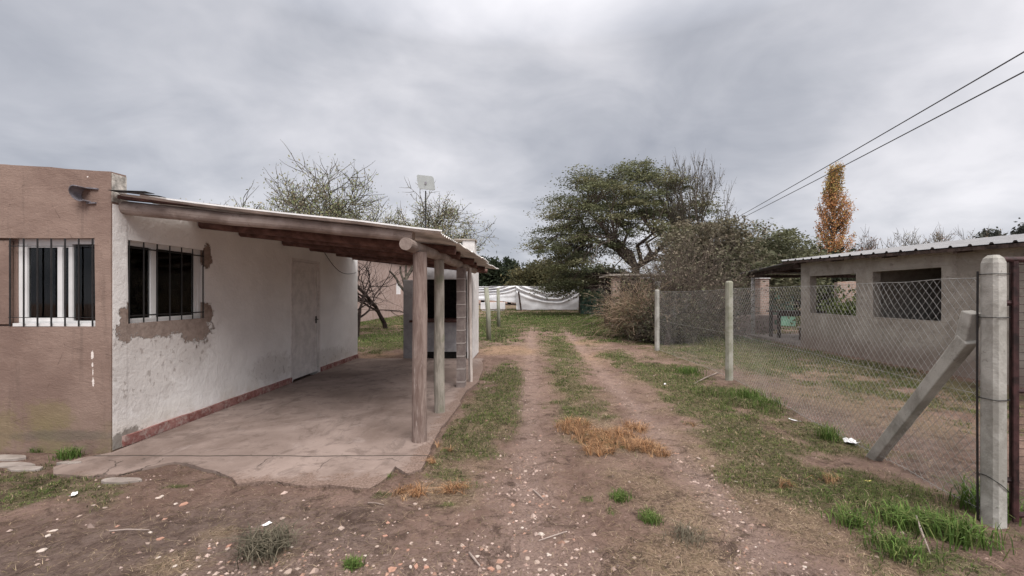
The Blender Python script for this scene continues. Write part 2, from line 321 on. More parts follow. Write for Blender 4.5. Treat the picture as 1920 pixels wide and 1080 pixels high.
# ------------------------------------------------------------------ mesh helpers
class MB:
    def __init__(s): s.v = []; s.f = []; s.c = None
    def add(s, vs, fs):
        b = len(s.v); s.v += [tuple(v) for v in vs]; s.f += [tuple(i+b for i in f) for f in fs]; return s
    def box(s, x0, x1, y0, y1, z0, z1):
        return s.add([(x0, y0, z0), (x1, y0, z0), (x1, y1, z0), (x0, y1, z0), (x0, y0, z1), (x1, y0, z1), (x1, y1, z1), (x0, y1, z1)],
                     [(0, 3, 2, 1), (4, 5, 6, 7), (0, 1, 5, 4), (1, 2, 6, 5), (2, 3, 7, 6), (3, 0, 4, 7)])
    def bar(s, a, b, w, h, up=(0, 0, 1)):
        a = Vector(a); b = Vector(b); d = (b-a).normalized(); r = d.cross(Vector(up))
        if r.length < 1e-4: r = d.cross(Vector((0, 1, 0)))
        r.normalize(); u = r.cross(d)
        vs = [p+r*sx*w/2+u*sz*h/2 for p in (a, b) for sx, sz in ((-1, -1), (1, -1), (1, 1), (-1, 1))]
        return s.add(vs, [(3, 2, 1, 0), (4, 5, 6, 7), (0, 1, 5, 4), (1, 2, 6, 5), (2, 3, 7, 6), (3, 0, 4, 7)])
    def tube(s, pts, rad, n=6, cap=True, jit=0):
        pts = [Vector(p) for p in pts]; k = len(pts)
        if not hasattr(rad, '__len__'): rad = [rad]*k
        ref = None; vs = []
        for i, p in enumerate(pts):
            d = (pts[min(i+1, k-1)]-pts[max(i-1, 0)])
            d = d.normalized() if d.length > 1e-9 else Vector((0, 0, 1))
            if ref is None: ref = d.cross(Vector((0, 0, 1))) if abs(d.z) < .9 else d.cross(Vector((0, 1, 0)))
            ref = (ref-d*ref.dot(d)).normalized(); u = d.cross(ref)
            for j in range(n):
                a = 2*math.pi*j/n; rr = rad[i]*(1+(rnd.uniform(-jit, jit) if jit else 0))
                vs.append(p+ref*math.cos(a)*rr+u*math.sin(a)*rr)
        fs = [(i*n+j, i*n+(j+1) % n, (i+1)*n+(j+1) % n, (i+1)*n+j) for i in range(k-1) for j in range(n)]
        if cap and n > 2: fs += [tuple(range(n-1, -1, -1)), tuple((k-1)*n+j for j in range(n))]
        return s.add(vs, fs)
    def build(s, name, mat, parent=None, smooth=False, bevel=0):
        return mk(name, s.v, s.f, mat, parent, smooth, bevel)
def mk(name, v, f, mat, parent=None, smooth=False, bevel=0):
    me = bpy.data.meshes.new(name); me.from_pydata([tuple(x) for x in v], [], f)
    if mat is not None: me.materials.append(mat)
    if smooth: me.polygons.foreach_set('use_smooth', [True]*len(me.polygons))
    me.update(); o = bpy.data.objects.new(name, me); C.objects.link(o)
    if bevel:
        b = o.modifiers.new('b', 'BEVEL'); b.width = bevel; b.segments = 2; b.limit_method = 'ANGLE'; b.angle_limit = R(35)
    if parent: 
        o.parent = parent; o.matrix_parent_inverse = Matrix.Translation(-parent.location) if parent.type == 'EMPTY' else Matrix()
    return o
def npmesh(name, V, nper, mat, cols=None, parent=None, smooth=False):
    """V: (faces, nper, 3) unshared polygons, cols (faces, 3)"""
    nf = V.shape[0]; me = bpy.data.meshes.new(name)
    me.vertices.add(nf*nper); me.vertices.foreach_set('co', V.astype(np.float32).ravel())
    me.loops.add(nf*nper); me.loops.foreach_set('vertex_index', np.arange(nf*nper, dtype=np.int32))
    me.polygons.add(nf); me.polygons.foreach_set('loop_start', np.arange(0, nf*nper, nper, dtype=np.int32))
    me.update(calc_edges=True)
    if cols is not None:
        a = me.color_attributes.new('Col', 'FLOAT_COLOR', 'POINT')
        cc = np.ones((nf, nper, 4), np.float32); cc[:, :, :3] = cols[:, None, :]
        a.data.foreach_set('color', cc.ravel())
    me.materials.append(mat); me.validate()
    o = bpy.data.objects.new(name, me); C.objects.link(o)
    if parent: o.parent = parent; o.matrix_parent_inverse = Matrix.Translation(-parent.location)
    return o
def tag(o, label=None, cat=None, group=None, kind=None):
    if label: o['label'] = label
    if cat: o['category'] = cat
    if group: o['group'] = group
    if kind: o['kind'] = kind
    return o
def thing(name, loc, label, cat, group=None):
    o = bpy.data.objects.new(name, None); o.location = loc; o.empty_display_size = .2; C.objects.link(o); return tag(o, label, cat, group)
def wob(p, amp, sc): 
    q = Vector(p); n = noise.noise_vector(q*sc); return (p[0]+n.x*amp, p[1]+n.y*amp, p[2]+n.z*amp)
def cells(xs, ys, zs, solid, amp=.004, sc=2.3, topf=None, mb=None):
    """shell of the solid cells of a grid, lightly uneven like hand-laid render"""
    mb = mb or MB(); idx = {}; nx, ny, nz = len(xs)-1, len(ys)-1, len(zs)-1
    def V(i, j, k):
        if (i, j, k) not in idx:
            p = (xs[i], ys[j], zs[k]); q = wob(p, amp, sc)
            if topf and k == nz: q = (q[0], q[1], q[2]+topf(q[0], q[1]))
            idx[i, j, k] = len(mb.v); mb.v.append(q)
        return idx[i, j, k]
    def so(i, j, k): return 0 <= i < nx and 0 <= j < ny and 0 <= k < nz and solid((xs[i]+xs[i+1])/2, (ys[j]+ys[j+1])/2, (zs[k]+zs[k+1])/2)
    for i in range(nx):
        for j in range(ny):
            for k in range(nz):
                if not so(i, j, k): continue
                if not so(i-1, j, k): mb.f.append((V(i, j, k), V(i, j, k+1), V(i, j+1, k+1), V(i, j+1, k)))
                if not so(i+1, j, k): mb.f.append((V(i+1, j, k), V(i+1, j+1, k), V(i+1, j+1, k+1), V(i+1, j, k+1)))
                if not so(i, j-1, k): mb.f.append((V(i, j, k), V(i+1, j, k), V(i+1, j, k+1), V(i, j, k+1)))
                if not so(i, j+1, k): mb.f.append((V(i, j+1, k), V(i, j+1, k+1), V(i+1, j+1, k+1), V(i+1, j+1, k)))
                if not so(i, j, k-1): mb.f.append((V(i, j, k), V(i, j+1, k), V(i+1, j+1, k), V(i+1, j, k)))
                if not so(i, j, k+1): mb.f.append((V(i, j, k+1), V(i+1, j, k+1), V(i+1, j+1, k+1), V(i, j+1, k+1)))
    return mb
def rng(a, b, st, extra=()):
    n = max(1, round((b-a)/st)); s = [a+(b-a)*i/n for i in range(n+1)]
    s = [x for x in s if all(abs(x-e) > st*.3 or abs(x-e) < 1e-6 for e in extra) or x in (a, b)]
    return sorted(set([round(x, 5) for x in s]+[round(e, 5) for e in extra]))

# ------------------------------------------------------------------ ground cover fields (world coordinates, metres)
NPR = np.random.default_rng(5)
def vnoise(x, y, sc, seed):
    """value noise on arrays"""
    x = x*sc+seed*17.3; y = y*sc+seed*5.7
    xi = np.floor(x).astype(np.int64); yi = np.floor(y).astype(np.int64); fx = x-xi; fy = y-yi
    fx = fx*fx*(3-2*fx); fy = fy*fy*(3-2*fy)
    def h(a, b):
        k = (a*374761393+b*668265263+seed*974711) & 0xffffffff
        k = ((k ^ (k >> 13))*1274126177) & 0xffffffff
        return ((k ^ (k >> 16)) & 0xffff)/65535.
    return (h(xi, yi)*(1-fx)+h(xi+1, yi)*fx)*(1-fy)+(h(xi, yi+1)*(1-fx)+h(xi+1, yi+1)*fx)*fy
def fbm(x, y, sc, seed): return (vnoise(x, y, sc, seed)+.5*vnoise(x, y, sc*2.1, seed+1)+.25*vnoise(x, y, sc*4.3, seed+2)+.12*vnoise(x, y, sc*9, seed+3))/1.87
def ell(x, y, lst, nz, amp=.9):
    o = np.full(x.shape, -9.)
    for cx, cy, rx, ry, s in lst: o = np.maximum(o, s*(1.15-np.sqrt(((x-cx)/rx)**2+((y-cy)/ry)**2)))
    return np.clip((o+(nz-.5)*amp)*1.5, 0, 1)
def P(px, py, rx, ry, s=1): 
    X, Y = gp(px, py); return (X, Y, rx, ry, s)
GREEN = [(2.3, 4.4, .45, 1.3, .9), (-.35, 6.0, .4, 2.0, .8), (1.5, 26, 5, 9, 1.3), (-2, 20, 1.6, 5, 1.1), (4.6, 9.5, .9, 3, .9), (5.6, 13, 2.2, 5, 1.2), (-.70, 4.7, .16, 1.0, .9), (-.62, 6.2, .18, 1.2, 1.0), (3.0, 4.4, .35, .8, .8), (-.5, 5.3, .36, 1.7, 1), (-.38, 7.4, .40, 2.0, .95), (-.62, 4.0, .22, .55, .9), P(840, 885, .16, .14), P(905, 850, .18, .28, .9), (-1.2, 17, 1.15, 4.6, 1.2), (-4.4, 14, 1.9, 3.6, 1.3), (3.2, 22, 3.6, 8.5, 1.2), (-9, 22, 6, 10, .6),
         (.74, 7.5, .34, 2.8, .9), (.9, 11.5, .5, 3.5, .95), (.6, 5.2, .25, .9, .6), (6.9, 9, .6, 4, 1.2), (2.55, 7.3, .62, 2.6, 1.05), (2.35, 5.5, .5, 1.3, 1.0), (2.9, 5.9, .35, .9, 1.1), (2.15, 9.6, .5, 1.4, .8),
         (2.45, 2.85, .5, .5, 1.15), (2.0, 3.5, .42, .7, .9), (2.6, 3.1, .42, .5, 1.2), (2.15, 2.35, .35, .4, .9), P(1600, 960, .25, .2, .9), P(1470, 860, .2, .3, .9), (1.9, 4.2, .3, .7, .75),
         (5.2, 11, 1.9, 4, 1.0), (6.6, 8, .85, 3.4, 1.1), (5.3, 6.4, .8, 1.4, .7), (5, 17, 3, 4, 1.1), (10, 25, 8, 9, .8),
         (-3.55, 3.1, .45, .22, .9), (-4.3, 3.3, .6, .3, .8), P(1220, 965, .055, .09, 1.3), P(1163, 928, .06, .05, 1.3), P(1100, 935, .05, .04, 1.2), P(1148, 958, .04, .04, 1), P(662, 1062, .05, .035, 1.6), P(130, 850, .16, .07, 1.6), P(70, 838, .07, .04, 1.6),
         P(717, 930, .05, .035, 1.5), P(838, 950, .06, .03, 1.4), P(1555, 815, .10, .13, 1.5), P(330, 915, .1, .04, 1.2), P(520, 855, .03, .02, 1.3), P(1150, 640, .6, .8, .9), (0, 50, 60, 14, .5)]
ORANGE = [P(1085, 800, .2, .3, 1.1), P(1140, 822, .3, .28, 1.25), P(1200, 840, .2, .18, 1.2), P(1230, 850, .14, .12, 1.1), P(1195, 805, .13, .12, 1.0), P(1120, 850, .17, .12, 1.1), P(770, 928, .12, .09, 1.25), P(848, 922, .13, .09, 1.25), P(802, 868, .08, .07, 1.0),
          P(812, 838, .08, .06, 1.0), P(840, 845, .06, .05, .9), P(1473, 912, .05, .05, 1.0), P(1555, 905, .07, .07, .5), P(1300, 800, .08, .08, .6)]
STRAW = [(.95, 2.1, .5, .75, .85), (1.15, 2.9, .45, .55, .8), (1.7, 3.0, .35, 1.0, .9), (1.5, 4.2, .3, .7, .7), (.75, 6.5, .45, 3.5, .7), (-.55, 3.2, .25, .35, .6), (1.9, 2.2, .35, .5, .7), (-.55, 4.8, .5, 1.4, .5),
         (.8, 12, 1.2, 4, .5), (4.6, 6, 1, 1.5, .8), (5.2, 8.5, 1.4, 2, .7), P(420, 1000, .15, .1, .8), P(330, 1060, .2, .12, .8), P(500, 1040, .2, .1, .5), (4, 10, 1.5, 3, .5), (2.2, 6.5, .8, 3, .5), (0, 34, 20, 6, .7)]
GRAVEL = [(0, 1.9, .55, 1.0, 1.0), (-.02, 3.2, .3, 1.5, .6), (-.4, 2.1, .6, .5, .9), (1.36, 2.9, .17, 1.3, .9), (1.33, 2.2, .28, .8, .9), (1.4, 6.0, .2, 2.0, .35), (0, 6, .2, 2.5, .35), (-1.3, 2.2, .8, .5, .45), P(895, 1060, .3, .3, 1.2)]
SAND = [(-.45, 11.2, .9, 1.0, 1.3), (1.8, 13, .7, 1.0, .9), (1.5, 10, .5, 1.4, .5), (-4.4, 20, 2.5, 1.5, 1.2), (-3.6, 10.3, .6, .7, .6)]
MUD = [(3.9, 5.0, .75, 1.3, 1.2), (4.3, 6.6, .8, 1.2, 1.0), (-1.9, 2.55, 1.6, .5, 1.0), (-3, 2.2, 1, .5, .9), (3.5, 3.4, .5, .6, 1.1), (3.5, 8.5, .5, 2, .7)]
def fields(x, y):
    n1, n2, n3, n4 = .5*fbm(x, y, 2.2, 1)+.5*fbm(x, y, 7, 5), fbm(x, y, 3.1, 11), fbm(x, y, 4.5, 21), fbm(x, y, 1.3, 31)
    rut = np.maximum(np.exp(-((x-(.0+.01*y))/.17)**2), np.exp(-((x-(1.34+.012*y))/.16)**2))*np.clip((22-y)/8, 0, 1)*np.clip(y-.5, 0, 1)
    g = ell(x, y, GREEN, n1, 2.6)*(1-.95*np.clip(rut*1.2, 0, 1)); o = ell(x, y, ORANGE, n3, .9)
    s = ell(x, y, STRAW, n2, 1.2)*(1-.8*rut); gr = ell(x, y, GRAVEL, n3, .9); sa = ell(x, y, SAND, n4, .7); mu = ell(x, y, MUD, n2, .9)
    under = ((x < -.86) & (x > -14) & (y > 3.75) & (y < 9.7)) | ((x < -3.87) & (y > 3.92) & (y < 10))
    for a in (g, o, s, gr): a[under] = 0
    return g, o, s, gr, sa, mu, rut
SLAB = [(-3.87, 9.62)]
SLABPX = [(209, 852), (150, 862), (95, 880), (100, 893), (160, 897), (225, 893), (262, 883), (330, 869), (352, 872), (436, 898), (445, 912), (520, 906), (575, 916), (612, 912), (695, 920), (725, 900), (742, 878), (760, 893), (790, 884), (806, 850), (812, 832)]
SLAB += [gp(*p) for p in SLABPX] + [(-.93, 4.5), (-.88, 5.4), (-.92, 6.3), (-.80, 7.0), (-.84, 8.2), (-.95, 9.2), (-1.0, 9.62)]
def inpoly(x, y, poly):
    r = np.zeros(x.shape, bool); n = len(poly); j = n-1
    for i in range(n):
        xi, yi = poly[i]; xj, yj = poly[j]
        if yi != yj: r ^= ((yi > y) != (yj > y)) & (x < (xj-xi)*(y-yi)/(yj-yi)+xi)
        j = i
    return r
def gz(x, y):
    x = np.asarray(x, float); y = np.asarray(y, float)
    amp = np.clip((y-.5)/1.5, 0, 1)*np.clip(1-(y-60)/40, 0, 1)
    z = (fbm(x, y, 1.1, 41)-.5)*.05*amp+(fbm(x, y, 5.5, 51)-.5)*.022*amp
    rut = np.maximum(np.exp(-((x-(.0+.01*y))/.19)**2), np.exp(-((x-(1.34+.012*y))/.18)**2))*np.clip((22-y)/8, 0, 1)
    z = z-.025*rut
    z = z+.05*np.clip((y-12)/20, 0, 1)
    z = z+.012*np.clip(1-np.abs(y-3.3)/.5, 0, 1)*(x < -.8)
    z = np.where(inpoly(x, y, SLAB) | ((x < -.95) & (x > -14) & (y > 3.9) & (y < 9.6)), -.03, z)
    return z
def gzs(x, y): return float(gz(np.array([x]), np.array([y]))[0])
def axis(lo, hi, core0, core1, st, gro):
    a = list(np.arange(core0, core1+1e-6, st)); s = st; x = core1
    while x < hi: s = min(s*gro, 40); x += s; a.append(x)
    s = st; x = core0; b = []
    while x > lo: s = min(s*gro, 40); x -= s; b.append(x)
    return np.array(b[::-1]+a)
gx = axis(-900, 900, -4.2, 4.6, .04, 1.045); gy = axis(-60, 1500, 1.2, 6.5, .035, 1.03)
GX, GY = np.meshgrid(gx, gy); nxx, nyy = len(gx), len(gy)
g, o_, s_, grv, sa, mu, rut = fields(GX, GY)
far = np.clip((GY-40)/30, 0, 1)
GZ = gz(GX, GY)
me = bpy.data.meshes.new('ground'); me.vertices.add(nxx*nyy); me.vertices.foreach_set('co', np.stack([GX, GY, GZ], -1).astype(np.float32).ravel())
ii = np.arange(nxx*nyy).reshape(nyy, nxx); q = np.stack([ii[:-1, :-1], ii[:-1, 1:], ii[1:, 1:], ii[1:, :-1]], -1).reshape(-1, 4)
me.loops.add(q.size); me.loops.foreach_set('vertex_index', q.astype(np.int32).ravel()); me.polygons.add(len(q)); me.polygons.foreach_set('loop_start', np.arange(0, q.size, 4, dtype=np.int32))
me.polygons.foreach_set('use_smooth', np.ones(len(q), bool)); me.update(calc_edges=True)
for nm, arr in (('cova', (g, np.maximum(s_, o_), grv)), ('covb', (sa, mu, rut))):
    a = me.color_attributes.new(nm, 'FLOAT_COLOR', 'POINT'); cc = np.ones((nyy, nxx, 4), np.float32)
    for i in range(3): cc[..., i] = arr[i]
    a.data.foreach_set('color', cc.ravel())
t = NT('soil', .95, .12)
ca = t.n('ShaderNodeSeparateColor'); t.l(t.attr('cova'), ca.inputs[0]); cb_ = t.n('ShaderNodeSeparateColor'); t.l(t.attr('covb'), cb_.inputs[0])
big = t.noise(1.2, 7, .65, .4); mid = t.noise(9, 7, .72, .6); fine = t.noise(55, 5, .75); vf = t.noise(160, 3, .7)
c = t.mix(t.ramp(big, .3, .7), (.175, .112, .090), (.32, .22, .182))
c = t.mix(t.math('MULTIPLY', t.ramp(mid, .5, .72), .6), c, (.245, .175, .15))
c = t.mix(t.math('MULTIPLY', t.ramp(mid, .5, .3), .45), c, (.095, .062, .050))
c = t.mix(t.math('MULTIPLY', cb_.outputs[1], .75), c, t.mix(t.ramp(mid, .35, .65), (.095, .068, .058), (.21, .16, .14)))
c = t.mix(t.math('MULTIPLY', cb_.outputs[2], .55), c, t.mix(t.ramp(mid, .3, .7), (.27, .190, .160), (.41, .305, .262)))
c = t.mix(t.math('MULTIPLY', ca.outputs[2], .55), c, t.mix(t.ramp(fine, .35, .65), (.19, .13, .112), (.36, .27, .235)))
c = t.mix(t.math('MULTIPLY', cb_.outputs[0], .75), c, t.mix(t.ramp(mid, .3, .7), (.30, .19, .12), (.42, .29, .19)))
c = t.mix(t.math('MULTIPLY', ca.outputs[1], .6), c, t.mix(t.ramp(fine, .35, .65), (.20, .14, .09), (.42, .32, .22)))
c = t.mix(t.math('MULTIPLY', ca.outputs[0], .72), c, t.mix(t.ramp(fine, .3, .7), (.05, .062, .022), (.125, .14, .052)))
c = t.mix(t.math('MULTIPLY', t.ramp(fine, .58, .68), .45), c, (.36, .28, .23))
c = t.mix(t.math('MULTIPLY', t.ramp(fine, .44, .32), .6), c, (.05, .036, .03))
clod = t.noise(3.3, 8, .8, 1.2); c = t.mix(t.math('MULTIPLY', t.ramp(clod, .49, .37), .75), c, (.075, .050, .040))
c = t.mix(t.math('MULTIPLY', t.ramp(clod, .56, .66), .35), c, (.33, .245, .205)); t.color(c)
t.bump(t.math('ADD', t.math('ADD', t.math('MULTIPLY', mid, 1.6), t.math('MULTIPLY', fine, .8)), t.math('MULTIPLY', vf, .3)), .032, 1)
me.materials.append(t.m); go = bpy.data.objects.new('ground', me); C.objects.link(go); tag(go, kind='structure')

# slab
def slab_mesh():
    pts = []
    for i, p in enumerate(SLAB):
        q = SLAB[(i+1) % len(SLAB)]; n = max(1, int(math.dist(p, q)/.12)) if p[1] < 4.3 or p[0] > -1.2 else 4
        for k in range(n):
            f = k/n; x = p[0]+(q[0]-p[0])*f; y = p[1]+(q[1]-p[1])*f
            if y < 4.2 or x > -1.2: nz = noise.noise_vector(Vector((x*5, y*5, 0))); x += nz.x*.03; y += nz.y*.03
            pts.append((x, y))
    n = len(pts); mb = MB()
    mb.add([(x, y, .018) for x, y in pts]+[(x, y, -.06) for x, y in pts], [tuple(range(n))]+[(i, i+n, (i+1) % n+n, (i+1) % n) for i in range(n)])
    return mb
tag(slab_mesh().build('concrete_floor', M['slab']), kind='structure')

# ------------------------------------------------------------------ the house on the left
HX, HY = -3.87, 3.97
house = thing('house', (HX-3, HY, 0), 'flat-roofed house with brown rendered front and stained white side wall under the carport', 'house')
WY0, WY1, WZ0, WZ1 = 4.14, 5.13, 1.17, 1.985      # side window
DY0, DY1, DZ = 7.04, 7.92, 2.02                  # door
FX0, FX1, FZ0, FZ1 = -4.80, -4.02, 1.155, 1.98     # front window
RX0 = -5.45                                       # recess to its left
def topf(x, y): return .07*min(1, max(0, (-x-3.87)/1.05))+noise.noise(Vector((x*1.3, y, 0)))*.012+noise.noise(Vector((x*6, y, 3)))*.006
xs = rng(-12, HX, .14, (RX0, FX0, FX1, HX)); zs = rng(-.05, 2.6, .12, (FZ0, FZ1, 2.02))
def sf(x, y, z):
    if FX0 < x < FX1 and FZ0 < z < FZ1: return False
    if RX0 < x < FX0 and FZ0-.02 < z < FZ1 and y < HY+.05: return False
    return True
cells(xs, [HY, HY+.05, HY+.15], zs, sf, .005, 2, topf).build('front_wall', M['brown'], house)
ys = rng(HY+.15, 9.75, .14, (WY0, WY1, DY0, DY1)); zs2 = rng(-.05, 2.32, .12, (WZ0, WZ1, DZ))
def ss(x, y, z): return not ((WY0 < y < WY1 and WZ0 < z < WZ1) or (DY0 < y < DY1 and z < DZ))
wv = cells([HX-.15, HX], ys, zs2, ss, .005, 2)
wv.build('side_wall', M['white'], house)
# thin white skin on the end of the front wall (it belongs to the side), with bare masonry above the roof
sk = cells([HX+.002, HX+.006], rng(HY+.012, HY+.149, .05), rng(0, 2.3, .15), lambda *a: True, .0, 2); sk.build('corner_skin', M['white'], house)
sk = cells([HX+.002, HX+.006], rng(HY+.004, HY+.149, .05), rng(2.32, 2.585, .1), lambda *a: True, .0, 2); sk.build('parapet_end', simple('bare_masonry', (.46, .43, .39), .9, .2, 0, .35, 14, .01, 40), house)
mb = MB(); mb.box(-12, -11.9, HY+.15, 9.75, 0, 2.3); mb.box(-11.9, HX-.15, 9.6, 9.75, 0, 2.3); mb.build('back_wall', M['cream'], house)
mb = MB(); mb.box(-12, HX, HY+.15, 9.75, 2.323, 2.36); mb.build('roof', M['greywall'], house)
mb = MB(); mb.box(-11.9, HX-.152, HY+.152, 9.6, .0, .02); mb.build('room_floor', M['cream'], house)
mb = MB(); mb.box(-6.9, -6.8, HY+.16, 9.6, .02, 2.3); mb.build('partition', M['cream'], house)
# skirting on the side wall
sk = cells([HX+.001, HX+.03], rng(HY+.1, DY0-.06, .12), [0, .05, .10], lambda *a: True, .006, 4)
cells([HX+.001, HX+.03], rng(DY1+.07, 9.72, .12), [0, .05, .10], lambda *a: True, .006, 4, mb=sk)
sk.build('skirting', M['red'], house)
# front window
def window_front():
    fr = MB(); y0, y1 = HY+.06, HY+.11
    fr.box(FX0, FX1, y0, y1, FZ0, FZ0+.05); fr.box(FX0, FX1, y0, y1, FZ1-.05, FZ1)
    fr.box(FX0, FX0+.045, y0, y1, FZ0+.05, FZ1-.05); fr.box(FX1-.03, FX1, y0, y1, FZ0+.05, FZ1-.05)
    w = fr.build('window', M['alum'], house)
    m = MB()
    for a, b in ((FX0+.045, FX0+.075), (-4.44, -4.395), (-4.335, -4.30)): m.box(a, b, y0+.005, y1-.01, FZ0+.05, FZ1-.05)
    m.box(FX0+.075, -4.335, y0+.008, y1-.015, FZ0+.05, FZ0+.08); m.box(FX0+.075, -4.335, y0+.008, y1-.015, FZ1-.08, FZ1-.05)
    w2 = m.build('sash', M['alum'], w)
    g = MB(); g.box(FX0+.075, FX1-.03, y0+.02, y0+.024, FZ0+.06, FZ1-.06); g.build('pane', M['glass'], w)
    gr = MB()
    for i in range(7):
        x = FX0-.01+i*.128; gr.tube([(x, HY+.0, FZ0+.004), (x, HY+.0, FZ1-.003)], .0065, 6)
    for z in (FZ0+.085, FZ1-.075): gr.bar((FX0-.03, HY+.008, z), (FX1, HY+.008, z), .014, .006)
    gr.build('window_bars', M['iron'], house)
    sl = MB(); sl.box(FX0-.0, FX1, HY+.012, HY+.058, FZ0-.004+.006, FZ0+.03); sl.build('window_sill', M['alum'], house)
    rc = MB(); rc.box(RX0+.02, FX0-.035, HY+.02, HY+.046, FZ0+.02, FZ1-.02); rc.build('shutter_board', M['brown'], house, bevel=.004)
window_front()
def window_side():
    x0, x1 = HX-.10, HX-.055; fr = MB()
    fr.box(x0, x1, WY0, WY1, WZ0, WZ0+.045); fr.box(x0, x1, WY0, WY1, WZ1-.045, WZ1)
    fr.box(x0, x1, WY0, WY0+.04, WZ0+.045, WZ1-.045); fr.box(x0, x1, WY1-.04, WY1, WZ0+.045, WZ1-.045)
    w = fr.build('window', M['alum'], house)
    m = MB(); ym = 4.49
    m.box(x0+.004, x1-.004, ym-.03, ym+.03, WZ0+.045, WZ1-.045); m.build('mullion', M['alum'], w); m = MB(); m.box(x0+.006, x1-.006, WY1-.09, WY1-.04, WZ0+.045, WZ1-.045); m.build('sash', M['alum'], w)
    g = MB(); g.box(x0+.02, x0+.024, WY0+.04, WY1-.04, WZ0+.045, WZ1-.045); g.build('pane', M['glass'], w)
    gr = MB()
    for i in range(7):
        y = WY0+.02+i*.158; gr.tube([(HX-.008, y, WZ0+.002), (HX-.008, y, WZ1-.002)], .0065, 6)
    for z in (WZ0+.075, WZ1-.07): gr.bar((HX-.014, WY0, z), (HX-.014, WY1, z), .006, .014)
    gr.build('window_bars', M['iron'], house)
window_side()
fb = MB(); fb.box(-5.15, -4.55, 5.55, 6.1, .025, 1.62); fr_ = tag(fb.build('cuboid', M['plainwhite'], bevel=.03), 'white refrigerator seen dimly through the barred side window', 'cuboid')  # plain cuboid for the pale shape behind the side window
# door
def door():
    x1 = HX-.03; fr = MB()
    fr.box(HX-.12, HX+.012, DY0-.045, DY0, 0.03, DZ+.045); fr.box(HX-.12, HX+.012, DY1, DY1+.045, 0.03, DZ+.045); fr.box(HX-.12, HX+.012, DY0, DY1, DZ, DZ+.045)
    d = MB(); d.box(x1-.04, x1, DY0+.004, DY1-.004, .04, DZ-.004)
    dd = d.build('door', M['door'], house); f2 = fr.build('door_frame', M['door'], dd)
    p = MB(); st = .11
    zz = [.04, .22, .62, .72, 1.08, 1.18, 1.58, 1.68, 1.9, DZ-.004]
    p.box(x1+.001, x1+.013, DY0+.004, DY0+st, .04, DZ-.004); p.box(x1+.001, x1+.013, DY1-st, DY1-.004, .04, DZ-.004)
    for a, b in ((.04, .2), (.68, .8), (1.25, 1.35), (1.88, DZ-.004)): p.box(x1+.001, x1+.013, DY0+st, DY1-st, a, b)
    p.build('door_panelling', M['door'], dd, bevel=.003)
    h = MB(); h.tube([(x1+.012, DY1-.06, 1.0), (x1+.05, DY1-.06, 1.0), (x1+.052, DY1-.16, 1.0)], .009, 8); h.box(x1+.013, x1+.018, DY1-.085, DY1-.035, .93, 1.06); h.build('handle', M['iron'], dd)
door()
# spout on the parapet: half of a grey pipe
def spout():
    mb = MB(); cx, cz, r = -4.085, 2.375, .068; n = 14
    for y, s in ((HY+.0, 1), (HY-.10, 1.0)):
        for rr in (r, r-.008):
            for i in range(n+1):
                a = R(62+i*(236/n)); mb.v.append((cx+rr*math.cos(a)*s, y-(0.03*math.sin(a) if y < HY-.05 else 0), cz+rr*math.sin(a)*s))
    k = n+1
    for i in range(n):
        a, b, c_, d = i, k+i, 2*k+i, 3*k+i
        mb.f += [(a, a+1, c_+1, c_), (b, d, d+1, b+1), (c_, c_+1, d+1, d)]
    mb.f += [(0, 2*k, 3*k, k), (n, k+n, 3*k+n, 2*k+n)]
    mb.build('rain_spout', M['plasticgrey'], house, smooth=False)
    m2 = MB(); m2.bar((cx+.0, HY-.002, cz+.068), (cx+.10, HY-.002, cz+.060), .03, .012); m2.bar((cx-.0, HY-.002, cz-.073), (cx+.08, HY-.002, cz-.07), .03, .012); m2.build('spout_clip', M['plasticgrey'], house)
spout()
cb2 = MB(); pts = []
for i in range(13):
    f = i/12; pts.append((HX+.03, 8.1+f*1.5, 2.25-.30*f-.22*math.sin(math.pi*f)*(1-f*.3)))
cb2.tube(pts, .006, 5); tag(cb2.build('hanging_cable', M['cable']), 'thin dark cable drooping along the top of the white side wall', 'cable')

# ------------------------------------------------------------------ carport
car = thing('carport', (-1.1, 6.5, 0), 'log carport with corrugated metal roof leaning against the white side wall', 'carport')
def lg(name, a, b, r0, r1, mat, n=12, parent=car, bend=.015, seg=10):
    a = Vector(a); b = Vector(b); pts = []; rad = []
    for i in range(seg+1):
        f = i/seg; p = a.lerp(b, f); nz = noise.noise_vector(p*1.3+Vector((a.x*3, a.y*5, 0)))*bend*math.sin(math.pi*f)
        pts.append(p+nz); rad.append((r0+(r1-r0)*f)*(1+.05*noise.noise(p*5+a)))
    mb = MB(); mb.tube(pts, rad, n, jit=.015); return mb.build(name, mat, parent, smooth=False, bevel=0)
def lz(x): return 2.296-.091*(x+3.96)
lg('beam', (-3.95, 4.1, lz(-3.95)), (-1.09, 4.1, lz(-1.09)-.02), .066, .057, M['log'], 16)
for y, xe in ((5.05, -.84), (5.75, -.9), (6.76, -.84), (7.6, -.9), (8.65, -.86), (9.45, -.88)):
    lg('beam', (HX+.02, y, lz(HX)), (xe, y+rnd.uniform(-.05, .05), lz(xe)-.04), .056, .05, M['darklog'], 12)
lg('ridge_log', (-1.10, 3.87, 1.915), (-1.03, 8.4, 1.925), .058, .055, M['log'], 16)
p1 = lg('post', (-1.055, 4.19, -.05), (-1.05, 4.19, 1.868), .074, .068, M['redpost'], 16, bend=.012); tag(p1, 'thick peeling red log post')
p2 = lg('post', (-1.065, 5.22, -.05), (-1.075, 5.22, 1.87), .066, .06, M['greenpost'], 16, bend=.02); tag(p2, 'greenish treated log post')
p3 = lg('post', (-.93, 7.05, -.05), (-.95, 7.05, 1.9), .034, .034, M['palewood'], 4, bend=.0); tag(p3, 'slim pale squared post')
